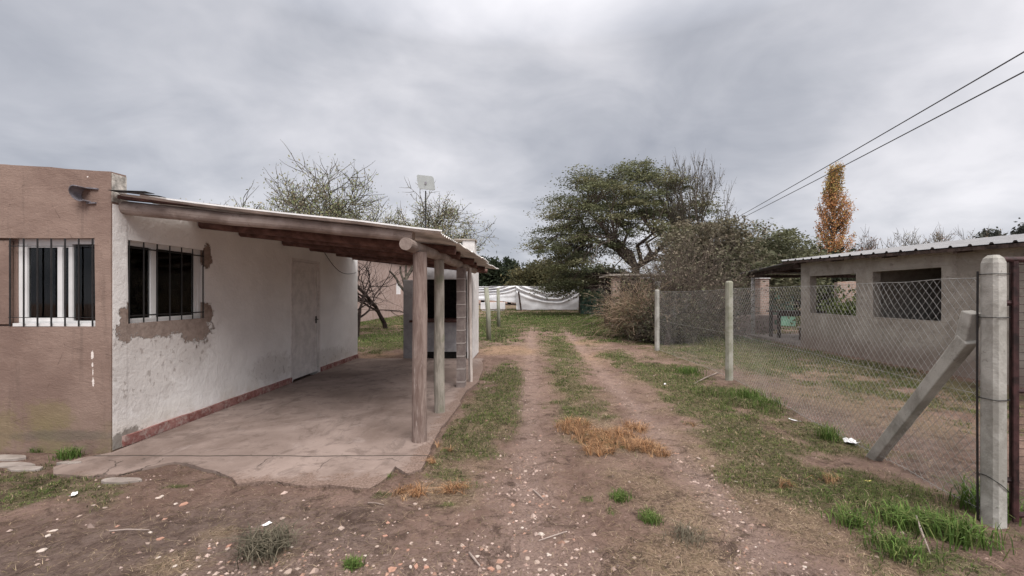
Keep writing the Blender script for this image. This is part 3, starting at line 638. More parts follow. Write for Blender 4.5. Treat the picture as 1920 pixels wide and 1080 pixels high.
mb = MB(); cells(rng(-1.09, -.965, .07), rng(6.6, 6.78, .09), rng(-.05, 1.87, .1), lambda *a: True, .006, 6, mb=mb); p4 = mb.build('pillar', M['blockcol'], car); tag(p4, 'mortared block pillar')
for x in (-3.3, -2.4, -1.6, -.95):
    mb = MB(); mb.bar((x, 4.3, lz(x)+.05), (x+.03, 9.4, lz(x)+.05), .05, .03); mb.build('purlin', M['darklog'], car)
# the corrugated sheets, ribs run down the slope
def sheets():
    y0, y1, per = 3.98, 9.3, .082
    ny = int((y1-y0)/per*8); nx = 14
    def zr(x, y): 
        z = 2.402-.109*(x+3.9)-.022*min(1, max(0, (x+3.7)/1.2))+.012*noise.noise(Vector((x*1.1, y*1.1, 5)))
        e = max(0, (x+1.6)/.9); return z-.025*e*noise.noise(Vector((1, y*1.7, 9)))-.01*e
    top = []; 
    for i in range(ny+1):
        y = y0+(y1-y0)*i/ny; sh = int((y-y0)/.84); xe = -.77+.13*(y-y0)/(y1-y0)+((sh*37 % 7)-3)*.012+.012*noise.noise(Vector((3, y*3, 0)))
        xw = HX+.01 if sh else HX+.06
        row = []
        for j in range(nx+1):
            x = xw+(xe-xw)*j/nx; row.append((x, y, zr(x, y)+.010*math.cos(2*math.pi*(y-y0)/per)))
        top.append(row)
    mb = MB(); k = nx+1; n = (ny+1)*k
    mb.v = [p for r in top for p in r]+[(p[0], p[1], p[2]-.003) for r in top for p in r]
    for i in range(ny):
        for j in range(nx):
            a = i*k+j; mb.f += [(a, a+1, a+k+1, a+k), (a+n, a+n+k, a+n+k+1, a+n+1)]
        a = i*k+nx; mb.f.append((a, a+n, a+n+k, a+k)); a = i*k; mb.f.append((a, a+k, a+k+n, a+n))
    for j in range(nx): mb.f += [(j, j+n, j+n+1, j+1), (ny*k+j, ny*k+j+1, ny*k+j+1+n, ny*k+j+n)]
    mb.build('roof_sheet', M['tin_under'], car)
    mb = MB(); pts = [(x, y0-.006, zr(x, y0)+.014) for x in np.linspace(-3.6, -.79, 12)]
    for a, b in zip(pts[:-1], pts[1:]): mb.bar(a, b, .012, .014)
    mb.build('glint_strip', M['edge_glint'], car)  # pale strip painted for the light caught along the sheet's front edge
    mb = MB(); mb.bar((-3.85, 3.97, 2.415), (-3.50, 3.96, 2.40), .10, .004); mb.bar((-3.72, 3.93, 2.40), (-3.35, 3.92, 2.352), .08, .004); mb.build('loose_flashing', M['darktin'], car)
sheets()
mb = MB(); mb.bar((-3.85, 4.06, 2.375), (-2.9, 4.06, 2.285), .10, .035); mb.build('packing_board', M['darklog'], car)

# ------------------------------------------------------------------ barbecue shelter at the back of the slab
q = thing('barbecue_shelter', (-2, 9.7, 0), 'white plastered barbecue shelter with dark hearth and brown counter behind the carport posts', 'barbecue')
A, B_ = -2.8, -1.22; Y0, Y1 = 9.66, 10.8
mb = MB(); mb.box(A, -2.58, Y0, Y1, 0, 1.79); mb.build('side_pillar', M['shadeplaster'], q, bevel=.01)
mb = MB(); mb.box(-1.36, B_, Y0, Y1, 0, 2.2); mb.build('side_wall', M['whiteplaster'], q, bevel=.01)
mb = MB(); mb.box(-2.58, -1.36, Y1-.12, Y1-.002, 0, 2.2); mb.build('back_wall', M['nearblack'], q)
mb = MB(); mb.box(-2.56, -1.362, Y0+.02, Y0+.12, 1.8, 2.22); mb.build('hood', M['shadeplaster'], q, bevel=.01)
mb = MB(); mb.box(-2.65, -1.362, Y0-.06, Y1-.122, .83, .88); mb.build('counter', M['counter'], q, bevel=.006)
mb = MB(); mb.box(-2.578, -1.362, Y0+.03, Y0+.13, .16, .828); mb.build('counter_front', M['shadeplaster'], q)
mb = MB(); mb.box(-2.578, -1.362, Y0+.06, Y1-.122, .0, .158); mb.build('plinth', M['nearblack'], q)
mb = MB(); mb.box(-2.6, -1.2, Y0+.0, Y1+.05, 2.225, 2.29); mb.build('roof', M['greywall'], q)
mb = MB(); X0, X1 = -1.50, -1.22
mb.box(X0, X1, 9.95, 10.0, 2.29, 2.72); mb.box(X0, X1, 10.25, 10.3, 2.29, 2.72); mb.box(X0, X0+.05, 10.0, 10.25, 2.29, 2.5); mb.box(X1-.05, X1, 10.0, 10.25, 2.29, 2.44); mb.build('chimney', M['whiteplaster'], q)
mb = MB(); mb.bar((X0-.2, 10.12, 2.745), (X1+.02, 10.12, 2.735), .4, .03); mb.build('chimney_cap', M['greywall'], q)

# flat antenna on a mast
an = thing('antenna', (-2.58, 10.95, 0), 'pale rounded rectangular antenna panel on a thin dark mast above the carport roof', 'antenna')
mb = MB(); mb.tube([(-2.60, 10.95, 0), (-2.60, 10.95, 4.12)], .017, 8); mb.build('mast', M['iron'], an)
def rrect(w, h, r, th, n=6):
    pts = []
    for cx, cy, a0 in ((w/2-r, h/2-r, 0), (-w/2+r, h/2-r, 90), (-w/2+r, -h/2+r, 180), (w/2-r, -h/2+r, 270)):
        for i in range(n+1): a = R(a0+90*i/n); pts.append((cx+r*math.cos(a), cy+r*math.sin(a)))
    k = len(pts); m = MB(); m.add([(x, -th/2, z) for x, z in pts]+[(x, th/2, z) for x, z in pts], [tuple(range(k)), tuple(range(2*k-1, k-1, -1))]+[(i, i+k, (i+1) % k+k, (i+1) % k) for i in range(k)])
    return m
m = rrect(.43, .34, .05, .035)
m.v = [(x*math.cos(R(6))-z*math.sin(R(6))-2.58, y+10.9-z*.15, x*math.sin(R(6))*-1+z+4.32) for x, y, z in m.v]; m.build('panel', M['antenna'], an)
m = MB(); m.tube([(-2.58, 10.87, 4.30), (-2.58, 10.86, 4.30)], .03, 12); m.build('hub', M['plasticgrey'], an)

# ------------------------------------------------------------------ neighbour house (pink) beyond the gap
nb = thing('neighbour_house', (-8.7, 22, 0), 'plain pinkish rendered house wall beyond the bare garden trees', 'house')
wl = cells([-9.5, -8.7], rng(13, 33, 1, (28.4, 29.6)), rng(0, 3.6, .6, (1.5, 2.3)), lambda x, y, z: not (28.4 < y < 29.6 and 1.5 < z < 2.3), .01, 1); wl.build('wall', M['pinkwall'], nb)
mb = MB(); mb.box(-9.0, -8.76, 28.4, 29.6, 1.5, 2.3); mb.build('window', M['plainwhite'], nb)
mb = MB(); mb.box(-9.6, -8.55, 12.9, 33.1, 3.61, 3.7); mb.build('roof', M['greywall'], nb)
mb = MB(); mb.box(-9.5, -4.6, 33.3, 33.6, 0, 2.6); tag(mb.build('boundary_wall', M['pinkwall']), 'low pinkish boundary wall at the end of the left yard', 'wall')

# ------------------------------------------------------------------ building on the right
rb = thing('outbuilding', (7.8, 9, 0), 'unfinished grey rendered outbuilding with empty windows and white ribbed metal roof', 'building')
def slw(mb, x0, x1, y0, y1):
    dz_ = .03+(12.3-y0)*.030; a, b = 2.425+(x0-7.38)*.115-dz_, 2.425+(x1-7.38)*.115-dz_
    mb.add([(x0, y0, 0), (x1, y0, 0), (x1, y1, 0), (x0, y1, 0), (x0, y0, a), (x1, y0, b), (x1, y1, b), (x0, y1, a)], [(0, 3, 2, 1), (4, 5, 6, 7), (0, 1, 5, 4), (1, 2, 6, 5), (2, 3, 7, 6), (3, 0, 4, 7)])
def rs(x, y, z): return not ((9.98 < y < 11.62 and .955 < z < 1.955) or (7.93 < y < 9.5 and .955 < z < 1.965))
cells([7.7, 7.88], rng(3.5, 12.0, .2, (7.93, 9.5, 9.98, 11.62)), rng(-.05, 2.425, .2, (.955, 1.955, 1.965)), rs, .006, 1.7, lambda x, y: -(12.2-y)*.030).build('front_wall', M['greywall'], rb)
mb = MB(); slw(mb, 7.88, 12, 9.62, 9.78); mb.build('partition_wall', M['greywall'], rb)
mb = MB(); mb.box(12, 12.15, 3.5, 9.78, 0, 2.62); mb.build('back_wall', M['nearblack'], rb)
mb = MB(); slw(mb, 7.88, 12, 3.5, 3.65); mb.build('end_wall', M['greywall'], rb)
mb = MB(); mb.box(7.895, 11.98, 3.66, 9.6, .0, .02); mb.build('room_floor', M['nearblack'], rb)
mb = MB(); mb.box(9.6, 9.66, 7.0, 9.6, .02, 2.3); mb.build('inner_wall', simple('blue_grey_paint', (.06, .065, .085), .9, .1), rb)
for y in (4.6, 6.0, 7.4, 8.9, 10.4, 11.8):
    mb = MB(); dz_ = (12.3-y)*.030; mb.bar((7.42, y, 2.365-dz_), (12.1, y, 2.90-dz_), .07, .1); mb.build('rafter', M['darkwood'], rb)
def ribroof():
    y0, y1 = 3.2, 12.35; x0, x1 = 7.38, 12.3; per = .33; mb = MB(); prof = []
    y = y0
    while y < y1:
        prof += [(y, 0), (y+per*.72, 0), (y+per*.79, .032), (y+per*.90, .032), (y+per*.97, 0)]; y += per
    prof.append((y1, 0)); k = len(prof)
    def z(x, y=12.3): return 2.425+(x-x0)*.115-(12.3-y)*.030
    for zz in (0, -.004):
        mb.v += [(x0, y, z(x0, y)+h+zz) for y, h in prof]+[(x1, y, z(x1, y)+h+zz) for y, h in prof]
    for i in range(k-1): mb.f += [(i, i+1, k+i+1, k+i), (2*k+i, 3*k+i, 3*k+i+1, 2*k+i+1), (i, 2*k+i, 2*k+i+1, i+1)]
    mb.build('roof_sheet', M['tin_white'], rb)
    m = MB(); m.bar((x0+.03, y0, z(x0, y0)-.045), (x0+.03, y1, z(x0)-.045), .03, .06); m.build('fascia', M['darkwood'], rb)
ribroof()
def porch():
    x0, x1, y0, y1 = 7.72, 12.0, 12.3, 15.5
    mb = MB(); nx = 60
    vs = []
    for zz in (0, -.02):
        for yy, z in ((y0, 2.43), (y1, 2.225)):
            for i in range(nx+1): vs.append((x0+(x1-x0)*i/nx, yy, z+zz+.012*math.cos(i*math.pi)))
    k = nx+1; mb.v = vs
    for i in range(nx): mb.f += [(i, i+1, k+i+1, k+i), (2*k+i, 3*k+i, 3*k+i+1, 2*k+i+1), (i, 2*k+i, 2*k+i+1, i+1), (k+i, k+i+1, 3*k+i+1, 3*k+i)]
    mb.f += [(0, k, 3*k, 2*k), (nx, 2*k+nx, 3*k+nx, k+nx)]
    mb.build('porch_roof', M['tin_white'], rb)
    m = MB(); m.bar((7.95, 12.0, 2.33), (7.95, 15.3, 2.13), .08, .11); m.bar((7.8, 15.15, 2.11), (12, 15.15, 2.11), .1, .1); m.bar((7.8, 13.6, 2.22), (12, 13.6, 2.22), .08, .1); m.build('porch_beam', M['darkwood'], rb)
    m = MB(); m.tube([(8.0, 15.1, 0), (8.0, 15.1, 2.06)], .065, 16); pp = m.build('porch_post', M['whiteplaster'], rb, smooth=True); tag(pp, 'white round porch post')
    m = MB(); m.box(7.75, 12, 12.01, 15.3, -.05, .06); m.build('porch_floor', M['block'], rb)
porch()
# things under and behind the porch
tb = thing('table', (8.6, 14.0, .06), 'rough dark wooden table under the porch roof', 'table')
mb = MB(); mb.box(8.05, 9.6, 13.7, 14.35, .88, .93); mb.build('tabletop', M['darkwood'], tb)
mb = MB(); mb.box(8.1, 9.55, 13.74, 13.77, .76, .88); mb.build('apron', M['darkwood'], tb)
for x in (8.15, 9.45):
    for y in (13.8, 14.25): mb = MB(); mb.box(x-.04, x+.04, y-.04, y+.04, .06, .88); mb.build('leg', M['darkwood'], tb)
bn = thing('bench', (8.9, 13.1, .06), 'low wooden bench in front of the porch table', 'bench')
mb = MB(); mb.box(8.35, 9.3, 12.95, 13.2, .44, .48); mb.build('seat', M['palewood'], bn)
for x in (8.42, 9.2): mb = MB(); mb.box(x-.03, x+.03, 12.98, 13.17, .06, .44); mb.build('leg', M['darkwood'], bn)
mb = MB(); X, Y = 11.6, 19.6; mb.box(X-.0, X+.75, Y, Y+.5, 0, .62); mb.box(X-.02, X+.77, Y-.02, Y+.52, .62, .66)
tag(mb.build('storage_box', M['greenbox'], bevel=.02), 'pale green chest standing on grass behind the porch table', 'box')
bc = thing('brick_chimney', (9.4, 17, 0), 'narrow brick chimney with pale cap behind the white porch post', 'chimney')
mb = MB(); mb.box(9.3, 9.65, 17, 17.4, 0, 2.1); mb.build('stack', M['brick'], bc); mb = MB(); mb.box(9.26, 9.69, 16.96, 17.44, 2.1, 2.17); mb.build('cap', M['whiteplaster'], bc)
mb = MB(); cells(rng(13.25, 21, .6), [18.2, 18.4], rng(0, 2.0, .3), lambda x, y, z: True, .02, 1, mb=mb, topf=lambda x, y: .1*noise.noise(Vector((x*2, y, 0))))
tag(mb.build('brick_wall', M['brick']), 'pinkish brick wall behind the outbuilding seen through its empty window', 'wall')
for (x, y, w_, h, lab) in ((13.2, 17.9, .9, 1.2, 'folded teal cloth hung on the fence behind the porch'),):
    mb = MB()
    for i in range(9):
        for j in range(5): mb.v.append((12.1+i*.12, 22+.05*math.sin(i*1.7+j*.6), 1.25+j*.12))
    mb.f = [(i*5+j, (i+1)*5+j, (i+1)*5+j+1, i*5+j+1) for i in range(8) for j in range(4)]
    tag(mb.build('hanging_cloth', M['tealcloth']), lab, 'cloth')
# low stack of old bricks by the fence
def heap(name, cx, cy, n, sp, mat, lab, cat, sz=(.12, .06, .035)):
    mb = MB()
    for i in range(n):
        x, y = cx+rnd.gauss(0, sp), cy+rnd.gauss(0, sp*.7); zz = max(0.02, .28*math.exp(-((x-cx)**2+(y-cy)**2)/sp**2)*rnd.random()+.03); a = rnd.uniform(0, 3.1)
        d = Vector((math.cos(a), math.sin(a), rnd.uniform(-.25, .25)))*sz[0]; p = Vector((x, y, zz)); mb.bar(p-d, p+d, sz[1]*2, sz[2]*2)
    return tag(mb.build(name, mat), lab, cat)
def brickstack(x, y, nx, nz):
    s = thing('brick_stack', (x, y, 0), 'low stack of pale pinkish blocks between the bushes and the porch', 'bricks')
    for k in range(nz):
        for i in range(nx):
            mb = MB(); ox = x+i*.42+(.2 if k % 2 else 0)+rnd.uniform(-.02, .02); mb.box(ox, ox+.39, y, y+.2, .18*k, .18*k+.17); mb.build('block', M['pinkwall'], s, bevel=.01)
brickstack(7.4, 15.6, 4, 4)

# ------------------------------------------------------------------ sheds, tarp fence at the far end
sh = thing('brick_shed', (4.4, 18, 0), 'small open brick shed with thin flat roof behind the dry vine', 'shed')
mb = MB(); mb.box(3.62, 3.94, 18, 18.35, 0, 2.24); mb.build('pillar', M['brick'], sh)
mb = MB(); mb.box(5.6, 5.9, 18, 18.35, 0, 2.24); mb.build('pillar', M['brick'], sh)
mb = MB(); mb.box(3.65, 5.9, 20, 20.2, 0, 2.24); mb.build('back_wall', M['nearblack'], sh)
mb = MB(); mb.bar((3.45, 19.1, 2.29), (6.1, 19.1, 2.32), 2.6, .07); mb.build('roof', M['greywall'], sh)
s2 = thing('dark_shed', (6.2, 35, 0), 'low dark tin-roofed shed under the spreading tree', 'shed')
mb = MB(); mb.bar((4.3, 35.5, 3.18), (9, 35.5, 3.24), 3, .08); mb.build('roof', M['darktin'], s2)
mb = MB(); mb.box(4.9, 9, 37.0, 37.2, 0, 3.1); mb.build('back_wall', M['darkwood'], s2)
for x in (4.6, 6.6, 8.8): mb = MB(); mb.tube([(x, 34.3, 0), (x, 34.3, 3.14)], .06, 8); mb.build('post', M['barkdark'], s2)
def tarp(name, x0, x1, y, z0a, z1a, sag, nf, label, ph=0, lift=.0):
    nu, nv = 90, 40; mb = MB()
    for i in range(nu+1):
        u = i/nu; x = x0+(x1-x0)*u; par = 4*u*(1-u); ww = .22*noise.noise(Vector((x*.25, 3, ph)))
        zt = z1a-.06*par+.03*noise.noise(Vector((x*1.5, 0, 2))); zb = z0a+lift*par+.07*noise.noise(Vector((x*1.1, 0, 7)))
        for j in range(nv+1):
            v = j/nv; cat = v+(sag+ww)*par+.10*noise.noise(Vector((x*.5, v*2.5, 1))); fold = math.sin(2*math.pi*(max(0, cat)**1.6*nf+ph))
            amp = (.10+.10*noise.noise(Vector((x*.6, cat*4, ph))))*max(0, min(1, (cat-.62)*4))+.012
            dy = -amp*fold+.06*noise.noise(Vector((x*.8, v*3, 4)))-.05*par
            mb.v.append((x, y+dy, zb+(zt-zb)*v))
    k = nv+1; mb.f = [(i*k+j, (i+1)*k+j, (i+1)*k+j+1, i*k+j+1) for i in range(nu) for j in range(nv)]
    o = mb.build(name, M['tarp'], smooth=True); s = o.modifiers.new('s', 'SOLIDIFY'); s.thickness = .01
    return tag(o, label, 'tarp')
TY = 38.6; k_ = TY/F
tarp('tarp', (890-988)*k_-2.5, (968-988)*k_, TY, .7, 2.28, .30, 3.2, 'white tarp sagging in deep swags at the far end left of the track', .2, .25)
tarp('tarp', (968-988)*k_, (1086-988)*k_, TY-.15, .10, 2.26, .35, 3.0, 'long white tarp stretched as a fence at the far end of the track', .55, .0)
fx = (975-988)*k_
mb = MB(); mb.tube([(fx+.12, TY-.35, 0), (fx-.12, TY-.35, 1.75)], .07, 8); tag(mb.build('fence_post', M['darkwood']), 'short dark leaning post before the white tarp', 'post')
mb = MB(); mb.tube([((1086-988)*k_+.1, TY-.2, 0), ((1087-988)*k_+.1, TY-.2, 2.1)], .10, 8); tag(mb.build('fence_post', M['darkwood']), 'stout dark post at the right end of the white tarp', 'post')
mb = MB(); mb.box((903-988)*k_, (948-988)*k_, TY-.9, TY-.5, .18, .78); mb.box((905-988)*k_, (946-988)*k_, TY-.8, TY-.55, .0, .18)
tag(mb.build('feed_trough', M['tarp'], bevel=.03), 'long low white trough under the sagging tarp', 'trough')
mb = MB(); mb.tube([(4.1, 33, 1.6), (4.3, 33, 2.2), (4.15, 33, 2.9), (4.25, 33, 3.6)], [.07, .06, .05, .03], 6); mb.tube([(4.05, 33, 0), (4.1, 33, 1.62)], .07, 6)
tag(mb.build('crooked_pole', M['barkpale']), 'crooked pale pole rising at the right end of the white tarp', 'pole')
def net(x0, y0, x1, y1, h, lab):
    mb = MB(); nu, nv = 60, 14
    for i in range(nu+1):
        u = i/nu
        for j in range(nv+1):
            v = j/nv; n = noise.noise(Vector((u*16, v*1.2, x0)))*.13
            mb.v.append((x0+(x1-x0)*u, y0+(y1-y0)*u+n, .05+(h+.12*noise.noise(Vector((u*5, 3, 1))))*v))
    k = nv+1; mb.f = [(i*k+j, (i+1)*k+j, (i+1)*k+j+1, i*k+j+1) for i in range(nu) for j in range(nv)]
    tag(mb.build('shade_net', M['greennet'], smooth=True), lab, 'net')
net(3.95, 31.5, 6.6, 30.6, 1.85, 'dark green shade net fence running from the white tarp toward the brick shed')
net(7.5, 22.5, 15, 24, 1.75, 'dark green net fence beyond the porch of the outbuilding')
for (px, Y, lab) in ((1108, 32.5, 'dark post holding the green shade net nearest the tarp'), (1134, 30.5, 'dark post holding the green shade net near the brick shed')):
    mb = MB(); x = (px-988)*Y/F; mb.tube([(x, Y, 0), (x, Y, 2.1)], .08, 8); tag(mb.build('fence_post', M['darkwood']), lab, 'post')
# two treated poles in the grass
for (px, pb, pt, r, lab) in ((915, 638, 539, .078, 'thicker nearer grey-green treated pole standing in the grass'), (934, 615, 540, .075, 'farther grey-green treated pole standing in the grass')):
    Y = CH*F/(pb-553); x = (px-988)*Y/F; h = CH-(pt-553)*Y/F
    mb = MB(); mb.tube([(x+.03, Y, -.05), (x+.01, Y, h*.5), (x-.06 if px < 920 else x, Y, h)], [r, r*.97, r*.92], 12); tag(mb.build('wooden_pole', M['greypole'], smooth=True), lab, 'pole')

# ------------------------------------------------------------------ chain-link fence on the right
FP = [Vector((2.95, 2.68, 0)), Vector((3.46, 7.3, 0)), Vector((3.37, 11.05, 0)), Vector((4.15, 15.2, 0))]
def conc_post(loc, wdt, h, ch, capk, mat, lab, ang=0):
    c4 = math.cos(R(ang)); s4 = math.sin(R(ang)); prof = []
    a = wdt/2; b = a-ch
    for x, y in ((a, -b), (a, b), (b, a), (-b, a), (-a, b), (-a, -b), (-b, -a), (b, -a)): prof.append((x*c4-y*s4, x*s4+y*c4))
    rings = [(-.1, 1.0)]+[(h*i/6, 1.0-.04*i/6) for i in range(1, 6)]
    rings += [(h-.05, .96), (h-.02, .80), (h, .45)] if capk == 'chamfer' else [(h-wdt*.42, .96), (h-wdt*.25, .88), (h-wdt*.10, .68), (h-.01, .35)]
    mb = MB()
    for z, s in rings:
        for x, y in prof: mb.v.append((loc[0]+x*s, loc[1]+y*s, z))
    for i in range(len(rings)-1):
        for j in range(8): mb.f.append((i*8+j, i*8+(j+1) % 8, (i+1)*8+(j+1) % 8, (i+1)*8+j))
    mb.f.append(tuple((len(rings)-1)*8+j for j in range(8)))
    return tag(mb.build('concrete_post', mat), lab, 'post')
G = 'concrete posts of the chain-link fence'
for o in (conc_post(FP[0]+Vector((-.02, 0, 0)), .098, 1.70, .018, 'chamfer', M['postconc'], 'largest squared concrete post beside the maroon gate, with a brace leaning on it', 8),
          conc_post(FP[1], .112, 1.70, .028, 'round', M['postmoss'], 'mossy round-topped concrete post in the middle of the chain-link fence'),
          conc_post(FP[2], .11, 1.60, .028, 'round', M['postconc'], 'farther grey concrete post next to the dry vine'),
          conc_post(FP[3]+Vector((.55, 0, 0)), .14, 1.95, .035, 'round', M['postconc'], 'dim concrete post farthest back behind the dry vine')): o['group'] = G
# brace
b0 = Vector((3.10, 3.84, -.05)); b1 = Vector((2.895, 2.775, 1.20)); br = MB(); d = (b1-b0).normalized()
br.bar(b0, b1-d*.05, .088, .078, up=(1, 0, 0)); br.bar(b1-d*.10, b1+Vector((0, -.0, .14)), .075, .075, up=(1, 0, 0))
tag(br.build('brace_post', M['postconc'], bevel=.008), 'diagonal concrete brace leaning on the gate post', 'brace')
def chainlink(name, a, b, lab, z0=.04, z1=1.56, pitch=.066, sagn=.012, wr=.0014):
    L_ = (b-a).length; u = (b-a)/L_; nrm = Vector((-u.y, u.x, 0)); root = thing(name, (a+b)/2, lab, 'fence', 'chain-link fence panels on the right')
    mb = MB(); H = z1-z0; run = H/1.15; sl = 1.15; r = wr
    def pt(s, z, off):
        bul = .05*math.sin(math.pi*s/L_)*noise.noise(Vector((s*1.8, z*2.2, a.x)))
        zz = z-sagn*math.sin(math.pi*s/L_)*(z/z1) + .012*noise.noise(Vector((s*2, z*2, 9)))
        q_ = a+u*s+nrm*(off+bul); return Vector((q_.x, q_.y, zz))
    for fam in (1, -1):
        s0 = -run
        while s0 < L_:
            pts = []
            for k in range(9):
                f = k/8; s = s0+run*f; z = z0+H*f if fam == 1 else z1-H*f
                pts.append((s, z))
            cl = []
            for (sa_, za), (sb, zb) in zip(pts[:-1], pts[1:]):
                if sb < 0 or sa_ > L_: continue
                if sa_ < 0: za += (zb-za)*(-sa_)/(sb-sa_); sa_ = 0
                if sb > L_: zb = za+(zb-za)*(L_-sa_)/(sb-sa_); sb = L_
                if not cl: cl.append((sa_, za))
                cl.append((sb, zb))
            if len(cl) > 1: mb.tube([pt(s, z, .0018*fam) for s, z in cl], r, 3, cap=False)
            s0 += pitch
    mb.build('wire_mesh', M['zinc'], root)
    for z, zr in ((z1, .0022), (z0+.02, .002), (.8, .0018)):
        m = MB(); m.tube([pt(L_*i/14, z, .004) for i in range(15)], zr, 5); m.build('tension_wire', M['zinc'], root)
chainlink('chain_link_fence', FP[0]+Vector((0, .08, 0)), FP[1]+Vector((-.0, -.08, 0)), 'near chain-link panel between the gate post and the mossy post')
chainlink('chain_link_fence', FP[1]+Vector((0, .08, 0)), FP[2]+Vector((0, -.08, 0)), 'far chain-link panel between the mossy post and the post by the dry vine', .04, 1.54, wr=.0011)
# tie wires on the gate post
for z, dx in ((1.31, 0), (.80, .0), (.27, .05), (1.58, 0)):
    m = MB(); pts = []
    cxp, cyp = FP[0].x-.02, FP[0].y
    for i in range(17):
        a = R(i*22.5+8); rr = .056/max(abs(math.cos(a-R(8))), abs(math.sin(a-R(8))))**.7; pts.append((cxp+rr*math.cos(a), cyp+rr*math.sin(a), z+dx*math.cos(a)*-1))
    m.tube(pts, .0028, 5); tag(m.build('tie_wire', M['iron']), {1.31: 'dark wire ring just below the brace top on the gate post', .80: 'dark wire ring at mid-height of the gate post', .27: 'slanting dark wire ring near the foot of the gate post', 1.58: 'topmost dark wire ring on the gate post'}[z], 'wire', 'wire rings round the gate post')
m = MB(); m.tube([(2.868, 2.715, 0.02), (2.864, 2.715, .9), (2.868, 2.715, 1.6)], .006, 6); tag(m.build('steel_rod', M['iron']), 'thin upright steel rod threaded along the gate post', 'rod')
# gate
gt = thing('gate', (3.7, 2.68, 0), 'dark maroon iron gate with wire infill at the right edge', 'gate')
m = MB(); gy_ = 2.66
m.tube([(3.035, gy_, .06), (3.035, gy_, 1.66)], .02, 8); m.tube([(4.3, gy_, .06), (4.3, gy_, 1.66)], .02, 8); m.tube([(2.965, gy_, 1.67), (4.3, gy_, 1.67)], .018, 8); m.tube([(3.035, gy_, .08), (4.3, gy_, .08)], .018, 8); m.tube([(3.035, gy_, .85), (4.3, gy_, .85)], .015, 8)
m.build('gate_frame', M['maroon'], gt)
m = MB(); m.bar((3.012, gy_-.03, .05), (3.012, gy_-.03, 1.62), .035, .01, up=(0, 1, 0)); m.tube([(2.965, gy_, 1.40), (3.035, gy_-.02, 1.40)], .018, 8); m.tube([(2.965, gy_, .3), (3.035, gy_-.02, .3)], .018, 8); m.build('hinge', M['maroon'], gt)
m = MB()
for i in range(24): x = 3.065+i*.05; m.tube([(x, gy_, .09), (x, gy_, 1.65)], .002, 4)
for i in range(32): z = .09+i*.05; m.tube([(3.045, gy_+.003, z), (4.29, gy_+.003, z)], .002, 4)
m.build('wire_infill', M['maroon'], gt)

# ------------------------------------------------------------------ overhead wires
def wire(pts, lab):
    mb = MB(); P0, P1 = Vector(pts[0]), Vector(pts[1]); n = 40
    L_ = [P0.lerp(P1, i/n)-Vector((0, 0, pts[2]*4*(i/n)*(1-i/n))) for i in range(n+1)]
    mb.tube(L_, .022, 5); tag(mb.build('power_line', M['cable']), lab, 'power line', 'overhead power lines')
for (a, b, lab) in (((1920, 90), (1372, 413), 'upper of the two overhead power lines'), ((1920, 127), (1380, 414), 'lower of the two overhead power lines')):
    A_ = Vector(at(a[0], a[1], 12)); Bp = Vector(at(b[0], b[1], 42)); A2 = A_+(A_-Bp)*.6
    wire((A2, Bp+(Bp-A_)*.1, .12), lab)

# ------------------------------------------------------------------ trees
def leafcards(cent, size, cols, asp=2.2, flat=0.0, seed=1):
    """small rhombic leaves; cent (n,3), cols (n,3), size scalar or (n,)"""
    r = np.random.default_rng(seed); n = len(cent)
    d = r.normal(size=(n, 3)); d[:, 2] *= (1-flat); d /= np.linalg.norm(d, axis=1)[:, None]
    e = r.normal(size=(n, 3)); e[:, 2] *= (1-flat); e -= d*(e*d).sum(1)[:, None]; e /= np.linalg.norm(e, axis=1)[:, None]
    s = (np.ones(n)*size*r.uniform(.6, 1.3, n))[:, None]
    V = np.stack([cent-d*s*asp/2, cent+e*s*.5, cent+d*s*asp/2, cent-e*s*.5], 1); return V
def grow(rg, p, d, L0, r0, lev, maxlev, out, tips, kids=(4, 4, 4), up=.15, wig=.25, spread=(35, 60), shrink=.62, droop=0, seg=5, rmin=.004):
    pts = [p.copy()]; rads = [r0]; dd = d.normalized(); r1 = r0*(.62 if lev < maxlev else .3)
    for i in range(seg):
        j = Vector((rg.gauss(0, 1), rg.gauss(0, 1), rg.gauss(0, 1)))*wig
        dd = (dd+j*.5+Vector((0, 0, up-droop*(i/seg)))).normalized(); p = p+dd*(L0/seg); pts.append(p.copy()); rads.append(r0+(r1-r0)*(i+1)/seg)
    out.append((pts, rads, lev))
    if lev >= maxlev: tips.append(p.copy()); return
    nk = kids[min(lev, len(kids)-1)]
    for k in range(nk):
        f = 1.0 if k == 0 else rg.uniform(.35, 1); ix = f*seg; i0 = min(int(ix), seg-1); q0 = pts[i0].lerp(pts[i0+1], ix-i0)
        base = (pts[i0+1]-pts[i0]).normalized(); an_ = R(rg.uniform(*spread))*(0.45 if k == 0 else 1); az_ = rg.uniform(0, 2*math.pi)
        t1 = base.orthogonal().normalized(); t2 = base.cross(t1); nd = base*math.cos(an_)+(t1*math.cos(az_)+t2*math.sin(az_))*math.sin(an_)
        grow(rg, q0, nd, L0*shrink*rg.uniform(.75, 1.2), max(rmin, (rads[i0]*(.8 if k == 0 else .6))), lev+1, maxlev, out, tips, kids, up, wig, spread, shrink, droop, seg, rmin)
def branch_mesh(out, split):
    a, b = MB(), MB()
    for pts, rads, lev in out:
        mb = a if lev < split else b
        mb.tube(pts, rads, 8 if lev == 0 else (5 if lev < 3 else 3), cap=False)
    return a, b
